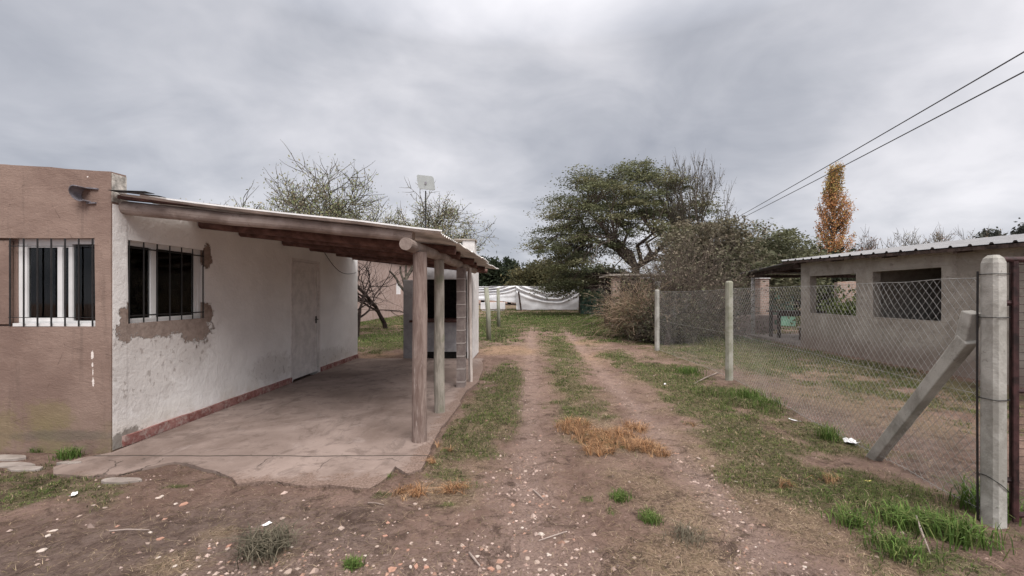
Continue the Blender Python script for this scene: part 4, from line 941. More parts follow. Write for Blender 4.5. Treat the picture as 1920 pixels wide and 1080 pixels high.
def bare_tree(name, loc, h, seed, label, mat, maxlev=4, kids=(5, 4, 4, 3), spread=(30, 60), leaves=0, lcol=(.10, .11, .05), group=None, r0=.1, up=.12, L0=None, shrink=.66, wig=.3, cat='tree', lsz=.05, trunkdir=(0, 0, 1), sq=1, rmin=.004, prune=0):
    rg = random.Random(seed); out, tips = [], []
    L1 = L0 or h*.32; start = Vector((0, 0, -.1))
    grow(rg, start, Vector(trunkdir), L1, r0, 0, maxlev, out, tips, kids, up, wig, spread, shrink, rmin=rmin)
    top = max(p.z for pts, _, _ in out for p in pts); sc = h/top; lv = Vector(loc)
    for pts, rads, _ in out:
        for p in pts: p.x *= sc*sq; p.y *= sc*sq; p.z *= sc; p += lv
    if prune: out = [q_ for q_ in out if q_[2] < 2 or sum(p.z for p in q_[0])/len(q_[0]) > prune]
    root = thing(name, loc, label, cat, group); a, b = branch_mesh(out, 1)
    a.build('trunk', mat, root, smooth=True); b.build('branches', mat, root)
    if leaves:
        tp = np.array([[p.x, p.y, p.z] for pts, _, lev in out if lev >= maxlev-1 for p in pts]); r = np.random.default_rng(seed)
        ix = r.integers(0, len(tp), leaves); ce = tp[ix]+r.normal(size=(leaves, 3))*.09
        zf = np.clip((ce[:, 2]-lv.z)/h, 0, 1); keep = (r.random(leaves) < (1.35-zf*1.1)) & (ce[:, 2] > 3.0); ce = ce[keep]
        co_ = np.array(lcol)[None]*r.uniform(.5, 1.5, (len(ce), 1))*r.uniform(.85, 1.15, (len(ce), 3))
        npmesh('crown', leafcards(ce, lsz, co_, 2, 0, seed), 4, M['leaf'], co_, root)
    return root
GB = 'bare fruit trees in the left yard'
bare_tree('bare_tree', at(580, 553, 13.5)[:2]+(0,), 5.7, 4, 'wide bare tree with pale twigs rising behind the house roof', M['barkpale'], 5, (8, 6, 5, 5, 4), (28, 66), 26000, (.27, .28, .16), GB, .13, .05, None, .72, .24, lsz=.034, sq=1.3, rmin=.011, prune=3.0)
bare_tree('bare_tree', at(782, 553, 15)[:2]+(0,), 5.75, 11, 'bare spiky tree rising behind the antenna mast', M['barkpale'], 5, (7, 5, 5, 4, 4), (25, 68), 22000, (.28, .275, .17), GB, .12, .04, 2.0, .68, .26, lsz=.034, sq=1.2, rmin=.011, prune=3.0)
bare_tree('bare_tree', (-5.75, 14.3, 0), 3.3, 21, 'dark bare tree with low forked trunk just past the white side wall corner', M['barkdark'], 4, (5, 4, 4, 3), (30, 65), 0, group=GB, r0=.085, up=.03, L0=1.1, shrink=.8, sq=1.25)
bare_tree('bare_tree', (-6.0, 18.2, 0), 3.9, 33, 'slender dark bare tree standing before the pink wall', M['barkdark'], 4, (5, 4, 4, 3), (25, 55), 0, group=GB, r0=.10, up=.08, L0=1.7, shrink=.62, sq=1.2)

def cluster_tree(name, loc, label, trunk_h, crown, nclu, nleaf, lcols, seed, mat, flat=.6, lsz=.14, clr=(.9, .28), limbs=7, group=None, cat='tree', trunk_r=.35, shell=.55, lean=(0, 0), asp=2.4, prob=None, tw=3, zmin=None):
    """crown: function(rng)->point in unit sphere scaled; foliage in flattened clumps joined to the trunk by limbs"""
    r = np.random.default_rng(seed); rg = random.Random(seed); cx, cy, cz, rx, ry, rz = crown; lv = Vector(loc)
    root = thing(name, loc, label, cat, group); cl = []
    while len(cl) < nclu:
        v = r.normal(size=3); v /= np.linalg.norm(v); rad = shell+(1-shell)*r.random()**.7; v = v*rad
        if v[2] < (-.55 if zmin is None else zmin): continue
        if prob and not prob(v, r): continue
        cl.append((lv.x+cx+v[0]*rx, lv.y+cy+v[1]*ry, lv.z+cz+v[2]*rz))
    cl = np.array(cl); a, b = MB(), MB()
    fork = Vector((lv.x+lean[0], lv.y+lean[1], trunk_h))
    tp = [Vector(loc)-Vector((0, 0, .2)), Vector(loc).lerp(fork, .5)+Vector((rg.uniform(-.1, .1), 0, 0)), fork]
    a.tube(tp, [trunk_r*1.25, trunk_r, trunk_r*.85], 10, cap=False)
    ends = []
    for i in range(limbs):
        an_ = 2*math.pi*i/limbs+rg.uniform(-.3, .3); k = rg.uniform(.45, .65)
        e_ = Vector((lv.x+cx+math.cos(an_)*rx*k, lv.y+cy+math.sin(an_)*ry*k, lv.z+cz+rz*rg.uniform(-.15, .45)))
        pts = [fork]
        for s in (.25, .5, .75, 1): 
            q_ = fork.lerp(e_, s)+Vector((rg.uniform(-1, 1), rg.uniform(-1, 1), rg.uniform(-.6, .9)))*.07*rx*(1 if s < 1 else .3); pts.append(q_)
        b.tube(pts, [trunk_r*x for x in (.6, .48, .38, .28, .18)], 6, cap=False); ends += pts[2:]
    E = np.array([[p.x, p.y, p.z] for p in ends])
    for c_ in cl:
        i = np.argmin(((E-c_)**2).sum(1)+r.random(len(E))*.5); s_ = Vector(E[i]); e_ = Vector(c_); mid_ = s_.lerp(e_, .5)+Vector((rg.uniform(-1, 1), rg.uniform(-1, 1), rg.uniform(0, 1)))*.08*rx
        b.tube([s_, mid_, e_], [trunk_r*.13, trunk_r*.08, trunk_r*.03], 4, cap=False)
        for _ in range(tw):
            q_ = e_+Vector((rg.gauss(0, 1)*clr[0], rg.gauss(0, 1)*clr[0], rg.gauss(0, 1)*clr[1])); b.tube([mid_.lerp(e_, .7), q_], [trunk_r*.035, trunk_r*.012], 3, cap=False)
    a.build('trunk', mat, root, smooth=True); b.build('branches', mat, root)
    ix = r.integers(0, nclu, nleaf); g_ = r.normal(size=(nleaf, 3)); sc_ = r.uniform(.5, 1.25, nclu)
    ce = cl[ix]+g_*np.array([clr[0], clr[0], clr[1]])*sc_[ix][:, None]
    ce[:, 2] -= .22*(((g_[:, 0]**2+g_[:, 1]**2))*clr[1])
    pal = np.array(lcols); base = pal[r.integers(0, len(pal), nclu)][ix]*r.uniform(.6, 1.45, (nleaf, 1))
    npmesh('crown', leafcards(ce, lsz, base, asp, flat, seed), 4, M['leaf'], base, root); return root
# the big spreading tree
ty = 30; tx = (1192-988)*ty/F
cluster_tree('spreading_tree', (tx, ty, 0), 'large spreading feathery-leaved tree with dark trunk and umbrella crown', 3.4, (-.8, 0, 5.0, 6.6, 5.6, 5.85), 330, 86000,
             [(.13, .142, .08), (.165, .17, .09), (.10, .11, .065), (.18, .175, .10)], 3, M['bark'], .6, .072, (.58, .13), 10, trunk_r=.34, shell=.45, zmin=-.62,
             prob=lambda v, r: (r.random() < (.25+.75*max(0, v[2]+.2)) or v[0] < -.45) and not (v[2] < -.08 and -.35 < v[0] < .4))
GM = 'trees and thickets behind the right yard'
cluster_tree('drooping_tree', ((1025-988)*41/F, 41.5, 0), 'low olive-green drooping tree behind the long white tarp', 1.5, (0, 0, 2.9, 3.6, 2.0, 2.0), 90, 17000,
             [(.11, .10, .05), (.13, .115, .055), (.085, .085, .045)], 8, M['bark'], .3, .12, (.6, .3), 6, trunk_r=.2, shell=.3)
for i, (px, Y, w_, top, cols, lab) in enumerate((
        (905, 62, 4.5, 487, [(.022, .032, .018), (.035, .045, .024)], 'dark green tree at the left of the row behind the white tarp'),
        (955, 66, 4.8, 489, [(.025, .036, .02), (.034, .043, .024)], 'dark green round tree in the middle of the row behind the white tarp'),
        (1005, 60, 4.0, 497, [(.03, .038, .02), (.045, .05, .026)], 'dull green tree behind the olive drooping tree'),
        (1130, 60, 5, 500, [(.035, .04, .022), (.045, .05, .03)], 'grey green tree showing below the big tree\'s lowest limb'))):
    x = (px-988)*Y/F; h = CH-(top-553)*Y/F
    cluster_tree('distant_tree', (x, Y, 0), lab, h*.3, (0, 0, h*.55, w_*.8, w_*.6, h*.45), 80, 12000, cols, 50+i, M['barkdark'], .1, .26, (.6, .5), 5, 'dark trees behind the white tarp', trunk_r=.25, shell=.4)
# the bushes at the far right of the track
def thicket(name, loc, rx, ry, h, nst, seed, label, tw_cols, nleaf, lcols, spr=1.0, cat='bush', group=None, arch=.5, thin=.006, lsz=.035, z0=0.0):
    rg = random.Random(seed); r = np.random.default_rng(seed); root = thing(name, loc, label, cat, group); V = []; Cc = []; tipl = []
    for i in range(nst):
        a = rg.uniform(0, 2*math.pi); k = rg.random()**.6; x0 = loc[0]+math.cos(a)*rx*k*.75; y0 = loc[1]+math.sin(a)*ry*k*.75
        hh = h*rg.uniform(.35, 1)*math.sqrt(max(.12, 1-(k*.85)**2)); p = Vector((x0, y0, loc[2]+z0*rg.random()*hh)); d = Vector((spr*(math.cos(a)*.5*k+rg.gauss(0, .35)), spr*(math.sin(a)*.5*k+rg.gauss(0, .35)), 1)).normalized()
        n = 7; col = np.array(tw_cols[rg.randrange(len(tw_cols))])*rg.uniform(.6, 1.4); wd = thin*rg.uniform(.6, 1.5); pv = p
        for s in range(n):
            d = (d+Vector((rg.gauss(0, .28), rg.gauss(0, .28), rg.gauss(0, .2)-arch*s/n))).normalized(); q_ = pv+d*hh/n*1.25
            if q_.z < .02: break
            sd_ = d.cross(Vector((rg.gauss(0, 1), rg.gauss(0, 1), rg.gauss(0, 1)))).normalized()*wd*(1-.6*s/n); V.append([pv-sd_, pv+sd_, q_+sd_*.8, q_-sd_*.8]); Cc.append(col)
            for _ in range(2):
                e_ = q_+Vector((rg.gauss(0, 1), rg.gauss(0, 1), rg.gauss(0, .8)))*h*.055; s2_ = sd_*.45; V.append([q_-s2_, q_+s2_, e_+s2_*.5, e_-s2_*.5]); Cc.append(col); tipl.append(e_)
            pv = q_
    npmesh('twigs', np.array([[list(v) for v in f] for f in V]), 4, M['leaf'], np.array(Cc), root)
    if nleaf:
        tp = np.array([list(t_) for t_ in tipl]); ix = r.integers(0, len(tp), nleaf); ce = tp[ix]+r.normal(size=(nleaf, 3))*.035
        pal = np.array(lcols); co_ = pal[r.integers(0, len(pal), nleaf)]*r.uniform(.55, 1.5, (nleaf, 1)); npmesh('foliage', leafcards(ce, lsz, co_, 2, 0, seed), 4, M['leaf'], co_, root)
    return root
thicket('dry_vine', (3.68, 14.2, 0), .38, .7, 2.1, 1500, 61, 'tangled dry tan vine heaped beside the brick shed and concrete post', [(.34, .24, .17), (.46, .35, .26), (.20, .145, .10)], 11000, [(.13, .12, .07), (.17, .15, .085), (.10, .11, .055)], cat='vine', arch=.3, spr=.3, thin=.008)
thicket('thorn_thicket', (5.45, 15.4, 0), 1.3, 1.2, 3.8, 1700, 62, 'tall brownish grey thorny thicket behind the chain-link fence', [(.12, .095, .08), (.17, .135, .11), (.085, .068, .058)], 16000, [(.165, .14, .105), (.14, .14, .09), (.19, .155, .12)], group=GM, arch=.15, thin=.008, lsz=.045)
thicket('low_bush', (4.35, 13.2, 0), .8, .8, 1.9, 900, 66, 'grey tangled bush with dark stem right behind the far fence panel', [(.09, .072, .06), (.06, .05, .042)], 9000, [(.08, .085, .05), (.09, .075, .05)], group=GM, arch=.4, thin=.007, lsz=.035)
bare_tree('dead_stump_tree', (4.0, 12.3, 0), 2.6, 71, 'leaning dark bare trunk with crooked limbs behind the far fence panel', M['barkdark'], 4, (4, 4, 4, 3), (35, 75), 0, r0=.11, up=.05, L0=1.0, shrink=.72, group=GM, trunkdir=(.35, 0, 1))
bare_tree('bare_tree', (11.6, 27, 0), 10.9, 75, 'tall thin leafless tree just right of the big spreading tree', M['barkpale'], 5, (6, 4, 4, 4, 3), (22, 50), 1500, (.10, .10, .06), GM, .16, .12, None, .66, .25, lsz=.06, rmin=.012, sq=.7)
def mtree(px, Y, w_, top, seed, cols, lab, nl=12000, flat=.5, lsz=.085, clr=(.5, .18), mat='bark'):
    x = (px-988)*Y/F; h = CH-(top-553)*Y/F
    return cluster_tree('yard_tree', (x, Y, 0), lab, h*.3, (0, 0, h*.52, w_/2, w_/2, h*.5), 110, nl, cols, seed, M[mat], flat, lsz, clr, 7, GM, trunk_r=.2, shell=.35)
mtree(1440, 24, 5.2, 412, 81, [(.135, .145, .085), (.16, .16, .09), (.11, .115, .07)], 'feathery green tree behind the outbuilding porch', 20000)
mtree(1330, 22, 4.6, 400, 82, [(.165, .145, .105), (.15, .14, .095), (.18, .155, .11)], 'brownish feathery tree behind the thorny thicket', 19000)
mtree(1300, 21, 2.6, 450, 83, [(.115, .105, .07), (.135, .115, .08)], 'short brown-green tree left of the thorny thicket', 11000)
mtree(1390, 20, 3.6, 462, 84, [(.105, .11, .065), (.12, .112, .07)], 'low olive tree between the thicket and the white porch post', 11000)
for i, (px, Y, w_, top, lab) in enumerate(((1480, 34, 8, 470, 'dark hedge-like tree seen under the porch roof'), (1600, 34, 8, 490, 'dark hedge-like tree seen through the empty window'), (1300, 36, 5, 500, 'dark hedge-like tree behind the thorny thicket'))):
    mtree(px, Y, w_, top, 90+i, [(.03, .036, .022), (.045, .048, .028)], lab, 12000, .1, .2, (.7, .5))
# poplar
py_ = 60; px_ = (1562-988)*py_/F; r = np.random.default_rng(9); root = thing('poplar', (px_, py_, 0), 'tall narrow poplar with orange autumn leaves behind the white metal roof', 'tree')
a = MB(); a.tube([(px_, py_, -.2), (px_, py_, 10), (px_+.2, py_, 18.8)], [.35, .22, .05], 8); a.build('trunk', M['bark'], root); b = MB(); ce = []; rg = random.Random(9)
for i in range(230):
    z0 = rg.uniform(3, 17.8); a_ = rg.uniform(0, 6.28); wmax = 2.45*math.sin(math.pi*min(1, (z0+3)/23))**.7*(.8 if z0 > 15 else 1); L_ = rg.uniform(1.5, 3.0)
    rr = wmax*rg.uniform(.45, 1); p0 = Vector((px_, py_, z0-.8)); p1 = Vector((px_+math.cos(a_)*rr*.7, py_+math.sin(a_)*rr*.7, z0+L_*.4)); p2 = Vector((px_+math.cos(a_)*rr*(.95)+.25, py_+math.sin(a_)*rr, min(19.6, z0+L_)))
    b.tube([p0, p1, p2], [.06, .035, .012], 3, cap=False)
    for k in range(75): f = rg.random(); q_ = p0.lerp(p1, f*2) if f < .5 else p1.lerp(p2, f*2-1); ce.append((q_.x+rg.gauss(0, .17), q_.y+rg.gauss(0, .17), q_.z+rg.gauss(0, .28))) if f > .22 else None
b.build('branches', M['bark'], root); ce = np.array(ce); zf = (ce[:, 2:3]/19); base = np.where(r.random((len(ce), 1)) < .25+.5*(zf > .82), np.array([[.42, .32, .12]]), np.array([[.58, .31, .15]]))*r.uniform(.5, 1.35, (len(ce), 1))
npmesh('crown', leafcards(ce, .15, base, 1.6, 0, 9), 4, M['leaf'], base, root)
GS = 'sparse bare trees behind the white metal roof'
for i, (px, top, lab) in enumerate(((1622, 428, 'bare scrubby tree nearest the poplar behind the roof'), (1690, 432, 'bare yellowish tree in the middle of the row behind the roof'), (1750, 426, 'bare spiky tree at the right end of the row behind the roof'))):
    Y = 45; x = (px-988)*Y/F; h = CH-(top-8-553)*Y/F
    bare_tree('bare_tree', (x, Y, 0), h, 101+i, lab, M['barkpale'], 5, (7, 5, 4, 4, 3), (25, 65), 3000, [(.24, .12, .07), (.24, .19, .09), (.22, .15, .09)][i], GS, .2, .05, None, .72, .3, lsz=.09, sq=.8, rmin=.02)
for i, (px, top, w_, lab) in enumerate(((1868, 428, 3.6, 'dark eucalyptus crown above the roof at the right edge'), (1916, 430, 3.8, 'dark tree crown cut by the right edge above the roof'), (1845, 440, 2.6, 'small dark crown left of the eucalyptus above the roof'))):
    Y = 55; x = (px-988)*Y/F; h = CH-(top-553)*Y/F
    cluster_tree('eucalyptus', (x, Y, 0), lab, h*.5, (0, 0, h*.72, w_*.55, w_*.55, h*.27), 26, 6000, [(.05, .056, .05), (.065, .07, .06)], 120+i, M['bark'], 0, .22, (.32, .5), 5, 'distant dark crowns above the roof', trunk_r=.2, shell=.5)
# low shrub seen through the small window of the outbuilding
thicket('shrub', (13.0, 17.4, 0), .8, .7, 1.9, 300, 131, 'green shrub before the brick wall seen through the empty window', [(.08, .07, .05)], 8000, [(.10, .12, .04), (.07, .09, .03)], lsz=.08)

# ------------------------------------------------------------------ grass, straw, gravel
def scatter(xr, yr, dens, field, thr, seed):
    r = np.random.default_rng(seed); n = int((xr[1]-xr[0])*(yr[1]-yr[0])*dens); x = r.uniform(*xr, n); y = r.uniform(*yr, n)
    vis = (np.abs(x+.03*y) < 1.28*y+.3) & (y > .9); x = x[vis]; y = y[vis]
    f = fields(x, y); v = field(f, x, y); k = r.random(len(x)) < v; x = x[k]; y = y[k]
    ok = ~inpoly(x, y, SLAB) & ~((x < -3.86) & (y > 3.9) & (y < 9.8)) & ~((x < -1.2) & (x > -2.85) & (y > 9.6) & (y < 10.85)) & ~((x > 7.6) & (x < 12.2) & (y < 15.4))
    return x[ok], y[ok]
def blades(x, y, hgt, wid, cols, bend, seed, flatk=0.0, lean=None):
    """two-quad bent blades"""
    r = np.random.default_rng(seed); n = len(x); z = gz(x, y)-.003; a = r.uniform(0, 2*np.pi, n) if lean is None else lean+r.normal(size=n)*.7; h = hgt*r.uniform(.45, 1.25, n); w_ = wid*r.uniform(.7, 1.3, n)
    dx, dy = np.cos(a), np.sin(a); b = bend*r.uniform(.2, 1.3, n); sx, sy = -dy*w_/2, dx*w_/2
    base = np.stack([x, y, z], 1); m1 = np.stack([x+dx*h*b*.35, y+dy*h*b*.35, z+h*.62*(1-flatk)], 1); t1 = np.stack([x+dx*h*b*1.1, y+dy*h*b*1.1, z+h*(1-flatk)*(1-.35*np.clip(b, 0, 1))], 1)
    s = np.stack([sx, sy, 0*sx], 1)
    q1 = np.stack([base-s, base+s, m1+s*.8, m1-s*.8], 1); q2 = np.stack([m1-s*.8, m1+s*.8, t1+s*.15, t1-s*.15], 1)
    return np.concatenate([q1, q2]), np.concatenate([cols, cols])
def tufts(x, y, cell, pull, seed):
    """draw points in towards jittered tuft centres; returns new points, outward lean and distance from the centre"""
    wx = x+(fbm(x, y, .45/cell, seed)-.5)*cell*2.2; wy = y+(fbm(x, y, .45/cell, seed+7)-.5)*cell*2.2
    ix = np.floor(wx/cell); iy = np.floor(wy/cell); h1 = vnoise(ix*13.7+.5, iy*7.3+.5, 1.0, seed); h2 = vnoise(ix*5.1+.5, iy*11.9+.5, 1.0, seed+3)
    dx, dy = wx-(ix+.1+.8*h1)*cell, wy-(iy+.1+.8*h2)*cell
    return x-dx*(1-pull), y-dy*(1-pull), np.arctan2(dy, dx), np.hypot(dx, dy)/cell, h1
def palette(n, pal, seed, lo=.65, hi=1.35):
    r = np.random.default_rng(seed); p = np.array(pal); return p[r.integers(0, len(p), n)]*r.uniform(lo, hi, (n, 1))
GP = [(.105, .155, .038), (.13, .18, .045), (.07, .105, .028), (.15, .17, .06), (.19, .165, .085)]
BP = [(.095, .165, .038), (.125, .195, .048), (.065, .11, .026), (.15, .18, .06)]
OP = [(.44, .25, .13), (.34, .18, .09), (.54, .35, .20), (.20, .11, .06), (.11, .06, .035)]
SP = [(.36, .27, .18), (.48, .38, .27), (.25, .18, .12), (.20, .165, .09), (.085, .06, .045), (.05, .035, .028)]
Vg, Cg = [], []
zones = [((-4.5, 4.2), (1.2, 4.2), 8500, .034, .003), ((-6, 6.5), (4.2, 7.5), 5500, .038, .0038), ((-8, 9), (7.5, 13), 2000, .045, .0065), ((-12, 16), (13, 24), 900, .065, .013), ((-16, 22), (24, 42), 300, .085, .028)]
for i, (xr, yr, dn, h, w_) in enumerate(zones):
    x, y = scatter(xr, yr, dn, lambda f, x, y: f[0]**1.3, 0, 200+i)
    lush = np.clip(1.5*(1.1-np.minimum(np.hypot((x-2.55)/.55, (y-2.9)/.55), np.hypot((x-2.85)/.5, (y-5.9)/1.2))+(fbm(x, y, 6, 95)-.5)*1.6), 0, 1)
    n = len(x); c1 = palette(n, GP, 210+i); c2 = palette(n, BP, 220+i); br_ = (fbm(x, y, .9, 71) > .44) | (y > 12); cc = np.where(br_[:, None], c2*(.9 if i > 2 else .5)+c1*(.1 if i > 2 else .5), c1)
    dryk = np.random.default_rng(77+i).random(n) < (.12+.5*np.clip(fbm(x, y, 5, 91)*2-.8, 0, 1)); cc[dryk] = palette(int(dryk.sum()), SP, 5)
    hh = h*(1+1.1*lush)*(.45+1.4*np.clip(fbm(x, y, 3.5, 81)-.2, 0, 1)); x, y, ln, dc, hv = tufts(x, y, .08, .6, 85) if i < 2 else (x, y, None, np.full(n, .4), fbm(x, y, 2.0, 93)); cc = cc*(.62+.75*hv)[:, None]
    dk = np.random.default_rng(88+i).random(n) < .12; cc[dk] = (.03, .032, .016)  # near-black blades stand in for the shaded gaps in the grass
    a_, b_ = blades(x, y, hh*(1.25-.7*dc), w_, cc, 1.25, 230+i, 0, ln); Vg.append(a_); Cg.append(b_)
tag(npmesh('grass', np.concatenate(Vg), 4, M['blade'], np.concatenate(Cg)), 'short patchy green grass along the track and in the yards', 'grass', kind='stuff')
Vg, Cg = [], []
for i, (xr, yr, dn, h, w_) in enumerate(zones[:4]):
    x, y = scatter(xr, yr, dn*.95, lambda f, x, y: np.clip(f[2]*.9+.22+.3*f[0], 0, 1)*(1-.65*f[6]), 0, 300+i)
    n = len(x); a_, b_ = blades(x, y, np.full(n, h*1.5), w_*.75, palette(n, SP, 310+i), 1.3, 330+i, .82); Vg.append(a_); Cg.append(b_)
tag(npmesh('straw_litter', np.concatenate(Vg), 4, M['blade'], np.concatenate(Cg)), 'dead straw and clippings lying flat on the dirt', 'straw', kind='stuff')
x, y = scatter((-1.5, 2.6), (2, 6), 12000, lambda f, x, y: f[1]**1.2*.8, 0, 400); n = len(x); hz_ = np.full(n, .085)*(.5+.9*fbm(x, y, 4, 83)); x, y, ln, dc, hv = tufts(x, y, .13, .55, 87); a_, b_ = blades(x, y, hz_*(1.3-.8*dc), .0032, palette(n, OP, 401)*(.75+.5*hv)[:, None], 1.4, 402, 0, ln)
tag(npmesh('dry_grass', a_, 4, M['blade'], b_), 'clumps of dead orange-brown grass between the wheel tracks and by the slab', 'dry grass', kind='stuff')
# broad-leaved clumps, each a plant of its own
def clump(px, py, n, h, w_, sp, seed, label, pal=BP, name='grass_tuft', cat='grass tuft', bend=.8):
    X, Y = gp(px, py); r = np.random.default_rng(seed); x = X+r.normal(size=n)*sp; y = Y+r.normal(size=n)*sp; a_, b_ = blades(x, y, np.full(n, h), w_, palette(n, pal, seed), bend, seed)
    o = npmesh(name, a_, 4, M['blade'], b_); tag(o, label, cat)
for k in ((1555, 822, 170, .17, .006, .05, 501, 'upright bright tuft of grass near the foot of the brace'), (1220, 975, 260, .06, .004, .035, 502, 'small bright tuft between the wheel tracks at the bottom centre'),
          (1163, 935, 230, .06, .004, .03, 503, 'small bright tuft just beyond the dry straw between the wheel tracks'), (130, 858, 240, .10, .005, .045, 504, 'bright green tuft at the foot of the brown wall'), (70, 845, 110, .08, .004, .025, 505, 'smaller green tuft left at the foot of the brown wall'),
          (662, 1066, 230, .05, .004, .02, 506, 'round green weed cushion at the bottom left of centre'), (1850, 960, 260, .20, .009, .07, 507, 'long-bladed clump at the foot of the gate post'), (1700, 985, 300, .12, .007, .07, 508, 'lush clump in the grass before the gate post'),
          (1790, 1010, 300, .14, .008, .08, 509, 'broad leafy clump at the lower right corner'), (1600, 985, 160, .10, .006, .05, 510, 'small leafy clump left of the gate-side grass'), (1680, 1040, 200, .10, .006, .06, 511, 'leafy clump nearest the bottom right'),
          (1400, 745, 300, .16, .007, .12, 512, 'long grass at the foot of the mossy fence post'), (1440, 760, 260, .14, .007, .10, 513, 'long grass tuft right of the mossy fence post'), (1290, 700, 260, .14, .008, .12, 514, 'bright grass tuft left of the mossy fence post')):
    clump(*k)
for k, (px, py, lab) in enumerate(((520, 855, 'leftmost small weed growing in the joint of the concrete floor'), (672, 859, 'long low weed in the middle of the floor joint'), (740, 868, 'weed at the right end of the floor joint'), (728, 896, 'weed in the crack at the front right corner of the concrete floor'))): clump(px, py, 90, .03, .004, .03, 530+k, lab, GP)
clump(500, 1035, 420, .12, .006, .055, 520, 'matted grey-green dead weed at the bottom left', [(.13, .115, .085), (.17, .15, .11), (.09, .085, .06)], 'dead_weed', 'weed', 1.3)
clump(1290, 1010, 160, .07, .004, .05, 521, 'grey wiry weed by the right wheel track', [(.13, .115, .085), (.17, .15, .11)], 'dead_weed', 'weed', 1.2)
# gravel
x, y = scatter((-3.5, 3), (1.2, 9), 1500, lambda f, x, y: f[3]**1.5*.55+.025, 0, 600); n = len(x); r = np.random.default_rng(601); z = gz(x, y); s = r.gamma(2, .0028, n)+.002
ct = np.stack([x, y, z+s*.25], 1); dirs = np.array([[1, 0, 0], [0, 1, 0], [-1, 0, 0], [0, -1, 0]]); ang = r.uniform(0, 6.28, n); el_ = r.uniform(.6, 1.4, n)
ring = [ct+np.stack([np.cos(ang+k*1.5708)*s*(el_ if k % 2 else 1/el_), np.sin(ang+k*1.5708)*s*(el_ if k % 2 else 1/el_), -s*.3], 1) for k in range(4)]; top = ct+np.stack([r.normal(size=n)*s*.2, r.normal(size=n)*s*.2, s*.45], 1)
tri = np.concatenate([np.stack([ring[k], ring[(k+1) % 4], top], 1) for k in range(4)]); cc = palette(n, [(.36, .27, .23), (.45, .35, .31), (.28, .20, .17), (.34, .21, .16), (.20, .15, .13)], 602, .75, 1.2); cc = np.concatenate([cc]*4)
tag(npmesh('gravel', tri, 3, M['chip'], cc), 'fine pinkish gravel strewn along the wheel tracks', 'gravel', kind='stuff')
# stones one can tell apart
def stone_mesh(seed, flat, mat):
    import bmesh
    bm = bmesh.new(); bmesh.ops.create_icosphere(bm, subdivisions=2, radius=1); rg = random.Random(seed); off = Vector((rg.random()*50, rg.random()*50, 0))
    for v in bm.verts: d = noise.noise(v.co*1.1+off)*.45+noise.noise(v.co*2.7+off)*.2; v.co *= 1+d; v.co.z *= flat
    me = bpy.data.meshes.new('stone'); bm.to_mesh(me); bm.free(); me.materials.append(mat); return me
def shard_mesh(seed, mat):
    rg = random.Random(seed); n = rg.randint(4, 6); mb = MB(); pts = []
    for i in range(n): a = 2*math.pi*i/n+rg.uniform(-.35, .35); rr = rg.uniform(.6, 1.15); pts.append((math.cos(a)*rr, math.sin(a)*rr))
    mb.add([(x, y, .13) for x, y in pts]+[(x*1.03, y*1.03, -.13) for x, y in pts], [tuple(range(n)), tuple(range(2*n-1, n-1, -1))]+[(i, i+n, (i+1) % n+n, (i+1) % n) for i in range(n)])
    me = bpy.data.meshes.new('shard'); me.from_pydata(mb.v, [], mb.f); me.materials.append(mat); me.update(); return me
PEB = [stone_mesh(i, .55, M['stonepale']) for i in range(4)]+[stone_mesh(10+i, .5, M['stonewhite']) for i in range(3)]
SHA = [shard_mesh(i, M['terracotta']) for i in range(4)]+[shard_mesh(20+i, M['stonepale']) for i in range(3)]
def place(name, me, x, y, s, lab, cat, grp, tilt=.2, zk=.3):
    o = bpy.data.objects.new(name, me); C.objects.link(o); o.location = (x, y, gzs(x, y)+s*zk*.12); o.scale = (s*rnd.uniform(.75, 1.3), s*rnd.uniform(.75, 1.2), s*rnd.uniform(.7, 1.1)); o.rotation_euler = (rnd.uniform(-tilt, tilt), rnd.uniform(-tilt, tilt), rnd.uniform(0, 6.28)); tag(o, lab, cat, grp)
pebpx = [(530, 970, 12), (640, 990, 12), (1007, 1048, 14), (989, 1040, 10), (1016, 998, 12), (1028, 1037, 9), (1032, 1038, 7), (1292, 989, 10), (1310, 858, 11), (779, 946, 9), (771, 1018, 8), (797, 1050, 10), (770, 1064, 9), (895, 1042, 9), (952, 1036, 8), (954, 1057, 8), (1106, 1036, 7), (1012, 1062, 10),
          (100, 994, 12), (78, 1032, 13), (90, 1005, 10), (70, 1057, 9), (149, 966, 8), (197, 951, 9), (175, 948, 8), (330, 943, 8), (303, 932, 9), (298, 935, 9), (352, 959, 8), (296, 966, 7), (427, 1028, 9), (393, 1020, 7), (327, 1062, 9), (297, 1047, 8), (282, 997, 8), (1430, 870, 7), (1420, 940, 6), (1180, 905, 8), (985, 880, 9), (1012, 822, 7), (1040, 1006, 6), (979, 985, 7), (700, 1062, 7), (707, 1025, 8), (1348, 955, 6), (1392, 972, 8), (1380, 900, 7)]
for i, (px, py, s) in enumerate(pebpx):
    X, Y = gp(px, py); place('pebble', PEB[i % 7], X, Y, s/2.3*Y/F, 'pale rounded pebble lying loose on the foreground dirt', 'pebble', 'loose pebbles on the dirt')
for i in range(90):
    while True:
        X = rnd.uniform(-2, 2.2); Y = 1.75+rnd.random()**1.6*4; f = fields(np.array([X]), np.array([Y]))
        if rnd.random() < f[3][0]*.9+.04 and not inpoly(np.array([X]), np.array([Y]), SLAB)[0]: break
    place('pebble', PEB[i % 7], X, Y, rnd.uniform(.004, .010), 'pale rounded pebble lying loose on the foreground dirt', 'pebble', 'loose pebbles on the dirt')
